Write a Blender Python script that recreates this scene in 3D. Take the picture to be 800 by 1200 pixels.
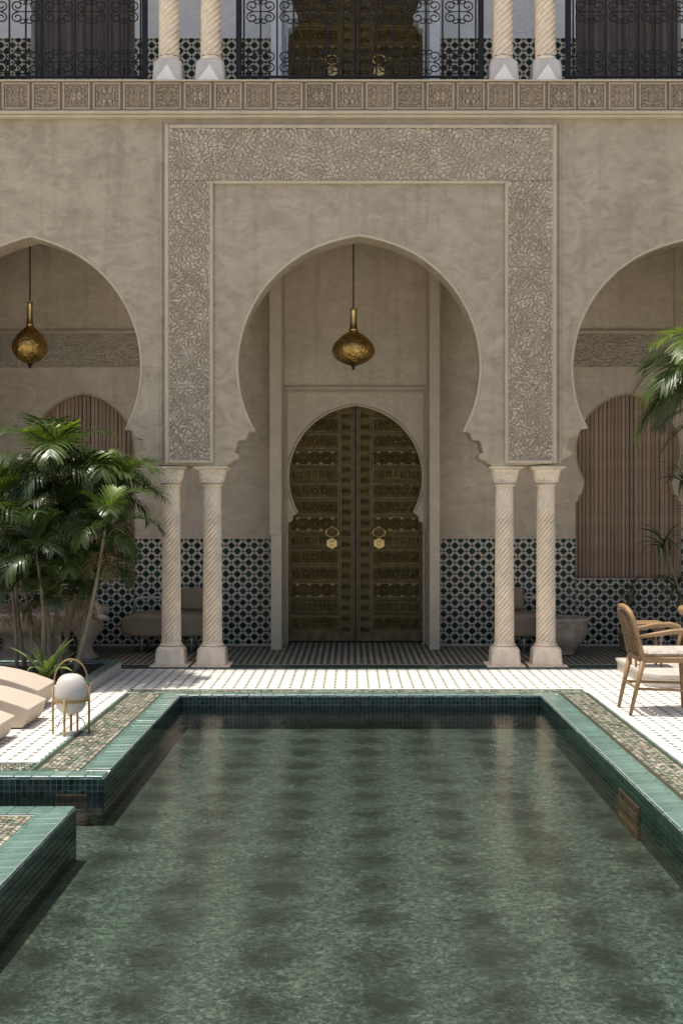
import bpy, math, random
import numpy as np
from mathutils import Vector, Matrix
R = math.radians
random.seed(7)
scene = bpy.context.scene
for o in list(bpy.data.objects): bpy.data.objects.remove(o)
COL = scene.collection

# ------------------------------------------------------------------ camera
FPX, EYE = 1400.0, 1.55                       # focal length in photograph pixels, eye height in metres
cd = bpy.data.cameras.new('camera'); cam = bpy.data.objects.new('camera', cd); COL.objects.link(cam)
cam.location = (0, 0, EYE); cam.rotation_euler = (R(90), 0, 0)
cd.sensor_fit = 'VERTICAL'; cd.sensor_height = 36; cd.lens = FPX/1200*36
cd.shift_x = -12/1200; cd.shift_y = 2/1200
cd.clip_start = .05; cd.clip_end = 900
scene.camera = cam
def PX(x, D): return (x-412)*D/FPX            # photograph measurements -> metres
def PZ(y, D): return EYE+(602-y)*D/FPX

# ------------------------------------------------------------------ light
SUN_DIR = Vector((-.21, .006, .97)).normalized()
w = bpy.data.worlds.new('World'); scene.world = w; w.use_nodes = True
nt = w.node_tree; bg = nt.nodes['Background']
sky = nt.nodes.new('ShaderNodeTexSky'); sky.sky_type = 'NISHITA'; sky.sun_disc = False
sky.sun_elevation = math.asin(SUN_DIR.z); sky.sun_rotation = R(270); sky.dust_density = 4.0; sky.air_density = .8; sky.ozone_density = .6
nt.links.new(sky.outputs[0], bg.inputs[0]); bg.inputs[1].default_value = .14
sl = bpy.data.lights.new('sun', 'SUN'); sl.energy = 3.6; sl.angle = R(.53); sl.color = (1, .95, .86)
so = bpy.data.objects.new('sun', sl); COL.objects.link(so)
so.rotation_euler = SUN_DIR.to_track_quat('Z', 'Y').to_euler(); so.location = (-4, 9, 14)
vs = scene.view_settings; vs.view_transform = 'Standard'; vs.look = 'None'; vs.exposure = 0.3; vs.gamma = 1; vs.use_curve_mapping = False
cy = scene.cycles
cy.max_bounces = 10; cy.diffuse_bounces = 5; cy.glossy_bounces = 4; cy.transparent_max_bounces = 12
cy.use_denoising = True; cy.sample_clamp_indirect = 6; cy.caustics_reflective = False; cy.caustics_refractive = False

# ------------------------------------------------------------------ materials
def newmat(name):
    m = bpy.data.materials.new(name); m.use_nodes = True
    return m, m.node_tree, m.node_tree.nodes['Principled BSDF']
def N(t, typ, **kw):
    n = t.nodes.new(typ)
    for k, v in kw.items():
        if k in n.inputs: n.inputs[k].default_value = v
        else: setattr(n, k, v)
    return n
def ramp(t, fac, stops):
    r = t.nodes.new('ShaderNodeValToRGB'); e = r.color_ramp.elements
    while len(e) < len(stops): e.new(.5)
    for q, (p, c) in zip(e, stops): q.position = p; q.color = (*c, 1)
    t.links.new(fac, r.inputs[0]); return r.outputs[0]
def mixc(t, fac, a, b, mode='MIX'):
    m = t.nodes.new('ShaderNodeMix'); m.data_type = 'RGBA'; m.blend_type = mode
    for sock, v in ((m.inputs[0], fac), (m.inputs[6], a), (m.inputs[7], b)):
        if hasattr(v, 'links'): t.links.new(v, sock)
        elif isinstance(v, (int, float)): sock.default_value = v
        else: sock.default_value = (*v, 1)
    return m.outputs[2]
def bump(t, bsdf, h, strength, dist):
    b = N(t, 'ShaderNodeBump'); b.inputs['Strength'].default_value = strength; b.inputs['Distance'].default_value = dist
    t.links.new(h, b.inputs['Height']); t.links.new(b.outputs[0], bsdf.inputs['Normal']); return b
def simple(name, col, rough=.6, metal=0., var=.18, scale=6., bmp=.25, bscale=40., dist=.004, objvar=0., spec=.5):
    """base colour with mottling, fine relief and (objvar) a tone of its own for each piece"""
    m, t, b = newmat(name)
    tc = N(t, 'ShaderNodeTexCoord')
    nz = N(t, 'ShaderNodeTexNoise'); nz.inputs['Scale'].default_value = scale; nz.inputs['Detail'].default_value = 7; nz.inputs['Roughness'].default_value = .65
    t.links.new(tc.outputs['Object'], nz.inputs['Vector'])
    c = ramp(t, nz.outputs[0], [(.3, [q*(1-var) for q in col]), (.7, [min(1, q*(1+var)) for q in col])])
    if objvar:
        oi = N(t, 'ShaderNodeObjectInfo')
        k = N(t, 'ShaderNodeMapRange'); k.inputs['To Min'].default_value = 1-objvar; k.inputs['To Max'].default_value = 1+objvar
        t.links.new(oi.outputs['Random'], k.inputs[0])
        cc = N(t, 'ShaderNodeCombineColor')
        for i in range(3): t.links.new(k.outputs[0], cc.inputs[i])
        c = mixc(t, 1., c, cc.outputs[0], 'MULTIPLY')
    t.links.new(c, b.inputs['Base Color'])
    b.inputs['Roughness'].default_value = rough; b.inputs['Metallic'].default_value = metal; b.inputs['Specular IOR Level'].default_value = spec
    if bmp:
        n2 = N(t, 'ShaderNodeTexNoise'); n2.inputs['Scale'].default_value = bscale; n2.inputs['Detail'].default_value = 5
        t.links.new(tc.outputs['Object'], n2.inputs['Vector']); bump(t, b, n2.outputs[0], bmp, dist)
    return m
def plaster(name, lo, hi, stain):
    m, t, b = newmat(name)
    tc = N(t, 'ShaderNodeTexCoord')
    a = N(t, 'ShaderNodeTexNoise'); a.inputs['Scale'].default_value = 1.5; a.inputs['Detail'].default_value = 9; a.inputs['Roughness'].default_value = .62; a.inputs['Distortion'].default_value = 1.1
    mp = N(t, 'ShaderNodeMapping'); mp.inputs['Rotation'].default_value = (0, R(38), 0); mp.inputs['Scale'].default_value = (2.0, 1, 3.2)
    t.links.new(tc.outputs['Object'], mp.inputs[0])
    s = N(t, 'ShaderNodeTexNoise'); s.inputs['Scale'].default_value = 1.3; s.inputs['Detail'].default_value = 7; s.inputs['Distortion'].default_value = 2.6
    t.links.new(mp.outputs[0], s.inputs['Vector']); t.links.new(tc.outputs['Object'], a.inputs['Vector'])
    mp3 = N(t, 'ShaderNodeMapping'); mp3.inputs['Rotation'].default_value = (0, R(-47), 0); mp3.inputs['Scale'].default_value = (2.4, 1, 4)
    t.links.new(tc.outputs['Object'], mp3.inputs[0])
    s3 = N(t, 'ShaderNodeTexNoise'); s3.inputs['Scale'].default_value = 1.2; s3.inputs['Detail'].default_value = 6; s3.inputs['Distortion'].default_value = 3.0
    t.links.new(mp3.outputs[0], s3.inputs['Vector'])
    c = ramp(t, a.outputs[0], [(.3, lo), (.68, hi)])
    c = mixc(t, ramp(t, s.outputs[0], [(.46, (0, 0, 0)), (.72, (.6, .6, .6))]), c, stain)
    c = mixc(t, ramp(t, s3.outputs[0], [(.50, (0, 0, 0)), (.74, (.45, .45, .45))]), c, [min(1, q*1.18) for q in hi])
    sp = N(t, 'ShaderNodeTexNoise'); sp.inputs['Scale'].default_value = 45; sp.inputs['Detail'].default_value = 3
    t.links.new(tc.outputs['Object'], sp.inputs['Vector'])
    c = mixc(t, ramp(t, sp.outputs[0], [(.62, (0, 0, 0)), (.75, (.35, .35, .35))]), c, [q*.72 for q in lo])
    mp4 = N(t, 'ShaderNodeMapping'); mp4.inputs['Scale'].default_value = (5.5, 1, .45); t.links.new(tc.outputs['Object'], mp4.inputs[0])
    s4 = N(t, 'ShaderNodeTexNoise'); s4.inputs['Scale'].default_value = 1.6; s4.inputs['Detail'].default_value = 6; t.links.new(mp4.outputs[0], s4.inputs['Vector'])
    c = mixc(t, ramp(t, s4.outputs[0], [(.52, (0, 0, 0)), (.72, (.32, .32, .32))]), c, [q*.78 for q in stain])
    wv = N(t, 'ShaderNodeVectorMath', operation='MULTIPLY_ADD'); t.links.new(a.outputs['Color'], wv.inputs[0]); wv.inputs[1].default_value = (.5, .5, .5); t.links.new(tc.outputs['Object'], wv.inputs[2])
    vc = N(t, 'ShaderNodeTexVoronoi'); vc.feature = 'DISTANCE_TO_EDGE'; vc.inputs['Scale'].default_value = .9; t.links.new(wv.outputs[0], vc.inputs['Vector'])
    cr = N(t, 'ShaderNodeMath', operation='MULTIPLY'); t.links.new(ramp(t, vc.outputs['Distance'], [(0, (.3, .3, .3)), (.005, (0, 0, 0))]), cr.inputs[0]); t.links.new(ramp(t, s4.outputs[0], [(.45, (0, 0, 0)), (.55, (1, 1, 1))]), cr.inputs[1])
    c = mixc(t, cr.outputs[0], c, [q*.55 for q in stain])
    t.links.new(c, b.inputs['Base Color']); b.inputs['Roughness'].default_value = .55; b.inputs['Specular IOR Level'].default_value = .35
    ad = N(t, 'ShaderNodeMath', operation='ADD'); t.links.new(s.outputs[0], ad.inputs[0]); t.links.new(sp.outputs[0], ad.inputs[1])
    bump(t, b, ad.outputs[0], .35, .006)
    return m
def attr_mat(name, rough, spec=.5, var=.25, scale=14., bmp=.15):
    """pieces that carry their own glaze colour in the 'tone' attribute"""
    m, t, b = newmat(name)
    at = N(t, 'ShaderNodeAttribute'); at.attribute_name = 'tone'
    tc = N(t, 'ShaderNodeTexCoord')
    nz = N(t, 'ShaderNodeTexNoise'); nz.inputs['Scale'].default_value = scale; nz.inputs['Detail'].default_value = 6
    t.links.new(tc.outputs['Object'], nz.inputs['Vector'])
    k = ramp(t, nz.outputs[0], [(.3, (1-var,)*3), (.7, (1+var,)*3)])
    t.links.new(mixc(t, 1., at.outputs['Color'], k, 'MULTIPLY'), b.inputs['Base Color'])
    b.inputs['Roughness'].default_value = rough; b.inputs['Specular IOR Level'].default_value = spec
    if bmp: bump(t, b, nz.outputs[0], bmp, .006)
    return m

M = {}
M['plaster'] = plaster('tadelakt_plaster', (.375, .312, .222), (.51, .435, .32), (.29, .238, .165))
M['plaster_in_lit'] = plaster('bounce_lit_plaster', (.56, .47, .35), (.70, .60, .46), (.48, .395, .285))  # same plaster as the facade, lightened to paint in the arcade's bounce light
M['plaster_skylit'] = plaster('skylit_white_plaster', (.72, .77, .85), (.80, .85, .91), (.68, .73, .80))  # white plaster with the blue of the skylight painted into its colour
M['carved'] = simple('carved_stucco', (.56, .485, .38), .75, var=.12, scale=5, bmp=.3, bscale=70)
M['trim'] = simple('stucco_trim', (.54, .465, .335), .6, var=.10, scale=7, bmp=.2, bscale=50)
M['frieze'] = simple('frieze_stone', (.40, .325, .235), .75, var=.14, scale=9, bmp=.3, bscale=80, objvar=.08)
M['marble'] = simple('column_marble', (.84, .71, .545), .45, var=.17, scale=9, bmp=.25, bscale=50, objvar=.05)
M['grey_marble'] = simple('grey_marble', (.55, .52, .475), .5, var=.12, scale=7, bmp=.2)
M['white_marble'] = simple('white_marble', (.86, .82, .73), .45, var=.05, scale=7, bmp=.1)
M['brass'] = simple('lantern_brass', (.50, .32, .10), .3, 1., var=.55, scale=22, bmp=.9, bscale=30, dist=.02)
M['brass_plain'] = simple('polished_brass', (.62, .44, .18), .28, 1., var=.15, scale=10, bmp=.1)
M['bronze'] = simple('door_bronze', (.27, .21, .088), .5, .5, var=.4, scale=9, bmp=.3, bscale=60, objvar=.10)
M['bronze_dark'] = simple('dark_bronze', (.155, .12, .055), .5, .5, var=.45, scale=12, bmp=.4, bscale=70)
M['door_wood'] = simple('dark_door_wood', (.035, .024, .018), .55, var=.3, scale=8, bmp=.3)
M['stud'] = simple('stud_bronze', (.07, .04, .025), .5, .3, var=.3)
M['iron'] = simple('black_iron', (.012, .012, .014), .5, .4, var=.2)
M['slat'] = simple('shutter_wood', (.40, .285, .195), .7, var=.22, scale=5, bmp=.4, bscale=30, objvar=.17)
M['rattan'] = simple('oiled_wood', (.29, .175, .082), .5, var=.22, scale=9, bmp=.3, bscale=60)
M['weave'] = simple('woven_cord', (.24, .15, .08), .8, var=.3, scale=40, bmp=.6, bscale=120)
M['cushion'] = simple('patterned_cushion', (.48, .43, .37), .9, var=.5, scale=38, bmp=.5, bscale=140)
M['lounger'] = simple('lounger_shell', (.54, .45, .355), .7, var=.06, scale=12, bmp=.25, bscale=220, dist=.002)
M['opal'] = simple('opal_glass', (.60, .56, .49), .4, var=.02, bmp=0)
M['lampwood'] = simple('lamp_frame_oak', (.36, .235, .095), .45, var=.2, scale=20, bmp=.15)
M['stone'] = simple('pale_stone', (.58, .52, .45), .7, var=.2, scale=8, bmp=.4, bscale=40)
M['stone_dark'] = simple('weathered_stone', (.42, .35, .27), .8, var=.35, scale=7, bmp=.6, bscale=30, dist=.01)
M['wall_panel'] = simple('brown_panel', (.15, .085, .05), .8, var=.5, scale=14, bmp=.7, bscale=30, dist=.01)
M['soil'] = simple('dark_soil', (.03, .026, .02), .95, var=.5, scale=20, bmp=.9, bscale=30, dist=.02)
M['upholstery'] = simple('brown_upholstery', (.29, .225, .155), .9, var=.12, bmp=.3, bscale=160)
M['rail_metal'] = simple('pale_metal_rail', (.6, .58, .54), .35, .8, var=.1)
M['curtain'] = simple('grey_curtain', (.17, .155, .15), .9, var=.15, bmp=.3, bscale=120)
M['coping'] = simple('teal_glaze', (.145, .24, .20), .2, var=.42, scale=8, bmp=.35, bscale=12, dist=.006, objvar=.14)
M['coping_edge'] = simple('pale_glaze_edge', (.34, .42, .36), .3, var=.2, scale=20)  # paler tone for the front top chamfer of the coping
M['grout'] = simple('cement_joint', (.58, .55, .49), .9, var=.15, scale=20)
M['dado_base'] = simple('white_zellige', (.62, .565, .47), .55, spec=.25, var=.10, scale=25, bmp=.2)
M['green_strip'] = simple('green_border', (.02, .06, .045), .3, var=.4, scale=16, bmp=.2)
M['zellige'] = attr_mat('zellige_glaze', .32, .25)
M['floor_tile'] = attr_mat('cement_floor_tile', .6, .2, var=.07, scale=3.)
M['mosaic'] = attr_mat('mosaic_chip', .3, var=.2)
M['pool_tile'] = attr_mat('pool_tile_glaze', .12, var=.3)
M['ground'] = simple('far_ground', (.5, .47, .42), .9, var=.2, scale=2)
M['trunk'] = simple('palm_stem', (.24, .195, .12), .8, var=.3, scale=16, bmp=.5, bscale=40)
M['pot'] = simple('terracotta_pot', (.35, .22, .13), .8, var=.25, scale=12)
M['amber'] = simple('amber_glass', (.42, .22, .07), .25, var=.2)
def leaf_mat(name, a, b_, rough=.38, trans=.3):
    m, t, b = newmat(name)
    oi = N(t, 'ShaderNodeObjectInfo'); tc = N(t, 'ShaderNodeTexCoord')
    nz = N(t, 'ShaderNodeTexNoise'); nz.inputs['Scale'].default_value = 5
    t.links.new(tc.outputs['Object'], nz.inputs['Vector'])
    ad = N(t, 'ShaderNodeMath', operation='MULTIPLY_ADD'); t.links.new(oi.outputs['Random'], ad.inputs[0]); ad.inputs[1].default_value = .6
    t.links.new(nz.outputs[0], ad.inputs[2])
    c = ramp(t, ad.outputs[0], [(.35, a), (1., b_)])
    t.links.new(c, b.inputs['Base Color']); b.inputs['Roughness'].default_value = rough
    tr = N(t, 'ShaderNodeBsdfTranslucent'); t.links.new(mixc(t, 1., c, (1.35, 1.5, .55), 'MULTIPLY'), tr.inputs[0])
    mx = N(t, 'ShaderNodeMixShader'); mx.inputs[0].default_value = trans
    t.links.new(b.outputs[0], mx.inputs[1]); t.links.new(tr.outputs[0], mx.inputs[2])
    t.links.new(mx.outputs[0], t.nodes['Material Output'].inputs[0])
    return m
M['leaf'] = leaf_mat('palm_leaf', (.022, .040, .015), (.075, .115, .028), .34, .22)
M['leaf_fresh'] = leaf_mat('young_palm_leaf', (.09, .15, .022), (.20, .27, .035), .4, .35)
M['leaf_dry'] = leaf_mat('dry_palm_leaf', (.12, .085, .035), (.20, .15, .06), .7, .2)
M['leaf_agave'] = leaf_mat('strap_leaf', (.13, .18, .07), (.22, .28, .10), .45, .15)
M['leaf_dark'] = leaf_mat('shade_leaf', (.03, .06, .02), (.08, .13, .035))

def water_mat():
    m, t, b = newmat('pool_water'); t.nodes.remove(b)
    tc = N(t, 'ShaderNodeTexCoord')
    mp = N(t, 'ShaderNodeMapping'); mp.inputs['Scale'].default_value = (1, 1.3, 1); t.links.new(tc.outputs['Object'], mp.inputs[0])
    n1 = N(t, 'ShaderNodeTexNoise'); n1.inputs['Scale'].default_value = 5.5; n1.inputs['Detail'].default_value = 4; n1.inputs['Distortion'].default_value = .8
    n2 = N(t, 'ShaderNodeTexNoise'); n2.inputs['Scale'].default_value = 26; n2.inputs['Detail'].default_value = 3; n2.inputs['Distortion'].default_value = .6
    for n in (n1, n2): t.links.new(mp.outputs[0], n.inputs['Vector'])
    ad = N(t, 'ShaderNodeMath', operation='MULTIPLY_ADD'); t.links.new(n2.outputs[0], ad.inputs[0]); ad.inputs[1].default_value = .36; t.links.new(n1.outputs[0], ad.inputs[2])
    bp = N(t, 'ShaderNodeBump'); bp.inputs['Strength'].default_value = .22; bp.inputs['Distance'].default_value = .02; t.links.new(ad.outputs[0], bp.inputs['Height'])
    fr = N(t, 'ShaderNodeFresnel'); fr.inputs[0].default_value = 1.33; t.links.new(bp.outputs[0], fr.inputs['Normal'])
    gl = N(t, 'ShaderNodeBsdfGlossy'); gl.inputs['Roughness'].default_value = .015; t.links.new(bp.outputs[0], gl.inputs['Normal'])
    tr = N(t, 'ShaderNodeBsdfTransparent'); tr.inputs[0].default_value = (.80, .87, .81, 1)
    mx = N(t, 'ShaderNodeMixShader'); t.links.new(fr.outputs[0], mx.inputs[0]); t.links.new(tr.outputs[0], mx.inputs[1]); t.links.new(gl.outputs[0], mx.inputs[2])
    t.links.new(mx.outputs[0], t.nodes['Material Output'].inputs[0])
    return m
M['water'] = water_mat()
def pool_floor_mat():
    """mosaic pool floor: pale green field with dark rosettes on a 0.47 m grid, chips of mixed tone with ripple highlights painted in"""
    m, t, b = newmat('pool_floor_mosaic')
    tc = N(t, 'ShaderNodeTexCoord')
    wz = N(t, 'ShaderNodeTexNoise'); wz.inputs['Scale'].default_value = 9; wz.inputs['Detail'].default_value = 3
    t.links.new(tc.outputs['Object'], wz.inputs['Vector'])
    sub = N(t, 'ShaderNodeVectorMath', operation='SUBTRACT'); t.links.new(wz.outputs['Color'], sub.inputs[0]); sub.inputs[1].default_value = (.5, .5, .5)
    scl = N(t, 'ShaderNodeVectorMath', operation='SCALE'); t.links.new(sub.outputs[0], scl.inputs[0]); scl.inputs['Scale'].default_value = .27
    ad = N(t, 'ShaderNodeVectorMath', operation='ADD'); t.links.new(tc.outputs['Object'], ad.inputs[0]); t.links.new(scl.outputs[0], ad.inputs[1])
    sx = N(t, 'ShaderNodeSeparateXYZ'); t.links.new(ad.outputs[0], sx.inputs[0])
    def cosn(s, ph):
        a = N(t, 'ShaderNodeMath', operation='MULTIPLY_ADD'); t.links.new(s, a.inputs[0]); a.inputs[1].default_value = 2*math.pi/.47; a.inputs[2].default_value = ph
        c = N(t, 'ShaderNodeMath', operation='COSINE'); t.links.new(a.outputs[0], c.inputs[0])
        q = N(t, 'ShaderNodeMath', operation='MULTIPLY_ADD'); t.links.new(c.outputs[0], q.inputs[0]); q.inputs[1].default_value = .5; q.inputs[2].default_value = .5
        return q.outputs[0]
    cyv = N(t, 'ShaderNodeMath', operation='MULTIPLY_ADD'); t.links.new(cosn(sx.outputs[1], -2*math.pi/.47*4.94), cyv.inputs[0]); cyv.inputs[1].default_value = .55; cyv.inputs[2].default_value = .45
    pr = N(t, 'ShaderNodeMath', operation='MULTIPLY'); t.links.new(cosn(sx.outputs[0], -2*math.pi/.47*.11), pr.inputs[0]); t.links.new(cyv.outputs[0], pr.inputs[1])
    vo = N(t, 'ShaderNodeTexVoronoi'); vo.inputs['Scale'].default_value = 42; t.links.new(ad.outputs[0], vo.inputs['Vector'])
    n2 = N(t, 'ShaderNodeTexNoise'); n2.inputs['Scale'].default_value = 20; n2.inputs['Detail'].default_value = 6; n2.inputs['Roughness'].default_value = .7; n2.inputs['Distortion'].default_value = 1.6
    t.links.new(tc.outputs['Object'], n2.inputs['Vector'])
    n3 = N(t, 'ShaderNodeTexNoise'); n3.inputs['Scale'].default_value = 2.2; n3.inputs['Detail'].default_value = 5; t.links.new(tc.outputs['Object'], n3.inputs['Vector'])
    n4 = N(t, 'ShaderNodeTexNoise'); n4.inputs['Scale'].default_value = 44; n4.inputs['Detail'].default_value = 5; n4.inputs['Roughness'].default_value = .75; n4.inputs['Distortion'].default_value = 1.2
    t.links.new(tc.outputs['Object'], n4.inputs['Vector'])
    fl = N(t, 'ShaderNodeMath', operation='MULTIPLY_ADD'); t.links.new(n4.outputs[0], fl.inputs[0]); fl.inputs[1].default_value = .55
    h2 = N(t, 'ShaderNodeMath', operation='MULTIPLY'); t.links.new(n2.outputs[0], h2.inputs[0]); h2.inputs[1].default_value = .45; t.links.new(h2.outputs[0], fl.inputs[2])
    c = ramp(t, fl.outputs[0], [(.385, (.011, .019, .015)), (.5, (.056, .078, .067)), (.615, (.205, .24, .208))])  # fleck contrast also paints the water's ripple highlights into the floor colour
    # rosettes: dark flecks crowd together round the grid points
    bl = N(t, 'ShaderNodeMath', operation='MULTIPLY_ADD'); t.links.new(fl.outputs[0], bl.inputs[0]); bl.inputs[1].default_value = -1.0
    p2 = N(t, 'ShaderNodeMath', operation='MULTIPLY_ADD'); t.links.new(n3.outputs[0], p2.inputs[0]); p2.inputs[1].default_value = 1.0; t.links.new(pr.outputs[0], p2.inputs[2]); t.links.new(p2.outputs[0], bl.inputs[2])
    c = mixc(t, ramp(t, bl.outputs[0], [(.10, (0, 0, 0)), (.98, (.93, .93, .93))]), c, (.008, .012, .009))
    c = mixc(t, ramp(t, n3.outputs[0], [(.42, (0, 0, 0)), (.72, (.25, .25, .25))]), c, (.052, .066, .055))
    t.links.new(c, b.inputs['Base Color']); b.inputs['Roughness'].default_value = .6
    return m
M['pool_floor'] = pool_floor_mat()

# ------------------------------------------------------------------ helpers
WLOC = {}
def link(o, parent=None):
    COL.objects.link(o)
    if parent is not None: o.parent = parent
    return o
def thing(name, label, cat, loc=(0, 0, 0), rz=0, group=None, kind=None):
    o = bpy.data.objects.new(name, None); link(o)
    o.location = loc; o.rotation_euler = (0, 0, rz); o.empty_display_size = .1
    tag(o, label, cat, group, kind); WLOC[o.name] = Vector(loc)
    return o
def tag(o, label=None, cat=None, group=None, kind=None):
    if label: o['label'] = label
    if cat: o['category'] = cat
    if group: o['group'] = group
    if kind: o['kind'] = kind
    return o
def relabel(o, label, group=None):
    o['label'] = label
    if group: o['group'] = group
    return o
def copy_tree(o, parent=None):
    c = o.copy(); COL.objects.link(c); c.parent = parent
    for ch in list(o.children): copy_tree(ch, c)
    return c
class MB:
    def __init__(s): s.v = []; s.f = []; s.c = []
    def add(s, vs, fs, col=None):
        n = len(s.v); s.v += [tuple(p) for p in vs]; s.f += [tuple(i+n for i in f) for f in fs]
        s.c += [col]*len(fs); return s
    def box(s, x0, x1, y0, y1, z0, z1, col=None):
        return s.add([(x0,y0,z0),(x1,y0,z0),(x1,y1,z0),(x0,y1,z0),(x0,y0,z1),(x1,y0,z1),(x1,y1,z1),(x0,y1,z1)],
                     [(0,3,2,1),(4,5,6,7),(0,1,5,4),(1,2,6,5),(2,3,7,6),(3,0,4,7)], col)
    def cbox(s, x0, x1, y0, y1, z0, z1, c, col=None):
        """box with chamfered edges"""
        a = (x0, y0, z0); b = (x1, y1, z1); vs = []; idx = {}
        for i in (0, 1):
            for j in (0, 1):
                for k in (0, 1):
                    p = [b[0] if i else a[0], b[1] if j else a[1], b[2] if k else a[2]]
                    ins = [-c if i else c, -c if j else c, -c if k else c]
                    for ax in range(3):
                        q = [p[m]+(0 if m == ax else ins[m]) for m in range(3)]
                        idx[(i, j, k, ax)] = len(vs); vs.append(q)
        fs = []
        for ax in range(3):
            o1, o2 = [m for m in range(3) if m != ax]
            for sd in (0, 1):
                f = []
                for (p, q) in ((0,0),(1,0),(1,1),(0,1)):
                    t = [0,0,0]; t[ax] = sd; t[o1] = p; t[o2] = q; f.append(idx[(*t, ax)])
                fs.append(f)
            for p in (0, 1):
                for q in (0, 1):
                    t0 = [0,0,0]; t1 = [0,0,0]; t1[ax] = 1
                    for t in (t0, t1): t[o1] = p; t[o2] = q
                    fs.append([idx[(*t0, o1)], idx[(*t1, o1)], idx[(*t1, o2)], idx[(*t0, o2)]])
        for i in (0, 1):
            for j in (0, 1):
                for k in (0, 1): fs.append([idx[(i,j,k,0)], idx[(i,j,k,1)], idx[(i,j,k,2)]])
        return s.add(vs, fs, col)
    def chip(s, poly, org, ux, uy, un, h, inset, col=None):
        """flat piece: polygon in (ux,uy) at org, raised by h along un with a bevelled rim"""
        org, ux, uy, un = Vector(org), Vector(ux), Vector(uy), Vector(un)
        n = len(poly); cx = sum(p[0] for p in poly)/n; cy_ = sum(p[1] for p in poly)/n
        vs = [org+ux*p[0]+uy*p[1] for p in poly]
        for p in poly:
            d = math.hypot(p[0]-cx, p[1]-cy_); k = max(0, 1-inset/d) if d else 1
            vs.append(org+ux*(cx+(p[0]-cx)*k)+uy*(cy_+(p[1]-cy_)*k)+un*h)
        return s.add(vs, [tuple(range(n, 2*n))]+[(i, (i+1) % n, n+(i+1) % n, n+i) for i in range(n)], col)
    def tube(s, pts, r, n=8, cap=True, col=None):
        pts = [Vector(p) for p in pts]; m = len(pts); rs = r if isinstance(r, (list, tuple)) else [r]*m
        vs = []; t = (pts[1]-pts[0]).normalized(); up = Vector((0,0,1)) if abs(t.z) < .9 else Vector((1,0,0))
        a = t.cross(up).normalized()
        for i, p in enumerate(pts):
            t = (pts[min(i+1, m-1)]-pts[max(i-1, 0)]).normalized()
            a = (a-t*a.dot(t)).normalized(); b = t.cross(a)
            vs += [p+(a*math.cos(2*math.pi*k/n)+b*math.sin(2*math.pi*k/n))*rs[i] for k in range(n)]
        fs = [(i*n+k, i*n+(k+1) % n, (i+1)*n+(k+1) % n, (i+1)*n+k) for i in range(m-1) for k in range(n)]
        if cap: fs += [tuple(reversed(range(n))), tuple(range((m-1)*n, m*n))]
        return s.add(vs, fs, col)
    def lathe(s, prof, n=32, c=(0, 0, 0), rfun=None, col=None):
        vs = []
        for j, (r, z) in enumerate(prof):
            for k in range(n):
                th = 2*math.pi*k/n; rr = r if rfun is None else rfun(r, z, th)
                vs.append((c[0]+rr*math.cos(th), c[1]+rr*math.sin(th), c[2]+z))
        m = len(prof)
        fs = [(i*n+k, i*n+(k+1) % n, (i+1)*n+(k+1) % n, (i+1)*n+k) for i in range(m-1) for k in range(n)]
        fs += [tuple(reversed(range(n))), tuple(range((m-1)*n, m*n))]
        return s.add(vs, fs, col)
    def grid(s, P):
        """P: (rows, cols, 3) array of points"""
        a, b = P.shape[:2]; n = len(s.v); s.v += [tuple(p) for p in P.reshape(-1, 3)]
        s.f += [(n+i*b+j, n+i*b+j+1, n+(i+1)*b+j+1, n+(i+1)*b+j) for i in range(a-1) for j in range(b-1)]
        s.c += [None]*((a-1)*(b-1)); return s
    def mesh(s, name, mat, smooth=False, off=None):
        me = bpy.data.meshes.new(name)
        v = s.v if off is None else [(p[0]-off[0], p[1]-off[1], p[2]-off[2]) for p in s.v]
        me.from_pydata(v, [], s.f); me.materials.append(M[mat] if isinstance(mat, str) else mat)
        if any(c is not None for c in s.c):
            at = me.color_attributes.new('tone', 'FLOAT_COLOR', 'CORNER'); buf = []
            for f, c in zip(s.f, s.c): buf += list((*(c or (.5, .5, .5)), 1))*len(f)
            at.data.foreach_set('color', buf)
        if smooth: me.polygons.foreach_set('use_smooth', [True]*len(me.polygons))
        me.update(); return me
    def build(s, name, mat, parent=None, smooth=False, bevel=0, kind=None):
        """mesh object; coordinates are world ones and are moved into the parent's space (unrotated parents)"""
        off = None
        if parent is not None:
            off = Vector((0, 0, 0)); p = parent
            while p is not None: off = off+Vector(p.location); p = p.parent
        o = bpy.data.objects.new(name, s.mesh(name, mat, smooth, off)); link(o, parent)
        if bevel:
            b = o.modifiers.new('bevel', 'BEVEL'); b.width = bevel; b.segments = 2; b.limit_method = 'ANGLE'
        if smooth:
            pass
        if kind: o['kind'] = kind
        return o
def smooth_by_angle(me, ang=40):
    me.polygons.foreach_set('use_smooth', [True]*len(me.polygons))
    try: me.set_sharp_from_angle(angle=R(ang))
    except Exception: pass
def place(name, me, parent, loc=(0, 0, 0), rot=(0, 0, 0), scale=(1, 1, 1)):
    """an object with shared mesh data, at a location in its parent's space"""
    o = bpy.data.objects.new(name, me); link(o, parent); o.location = loc; o.rotation_euler = rot; o.scale = scale
    return o
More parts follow.
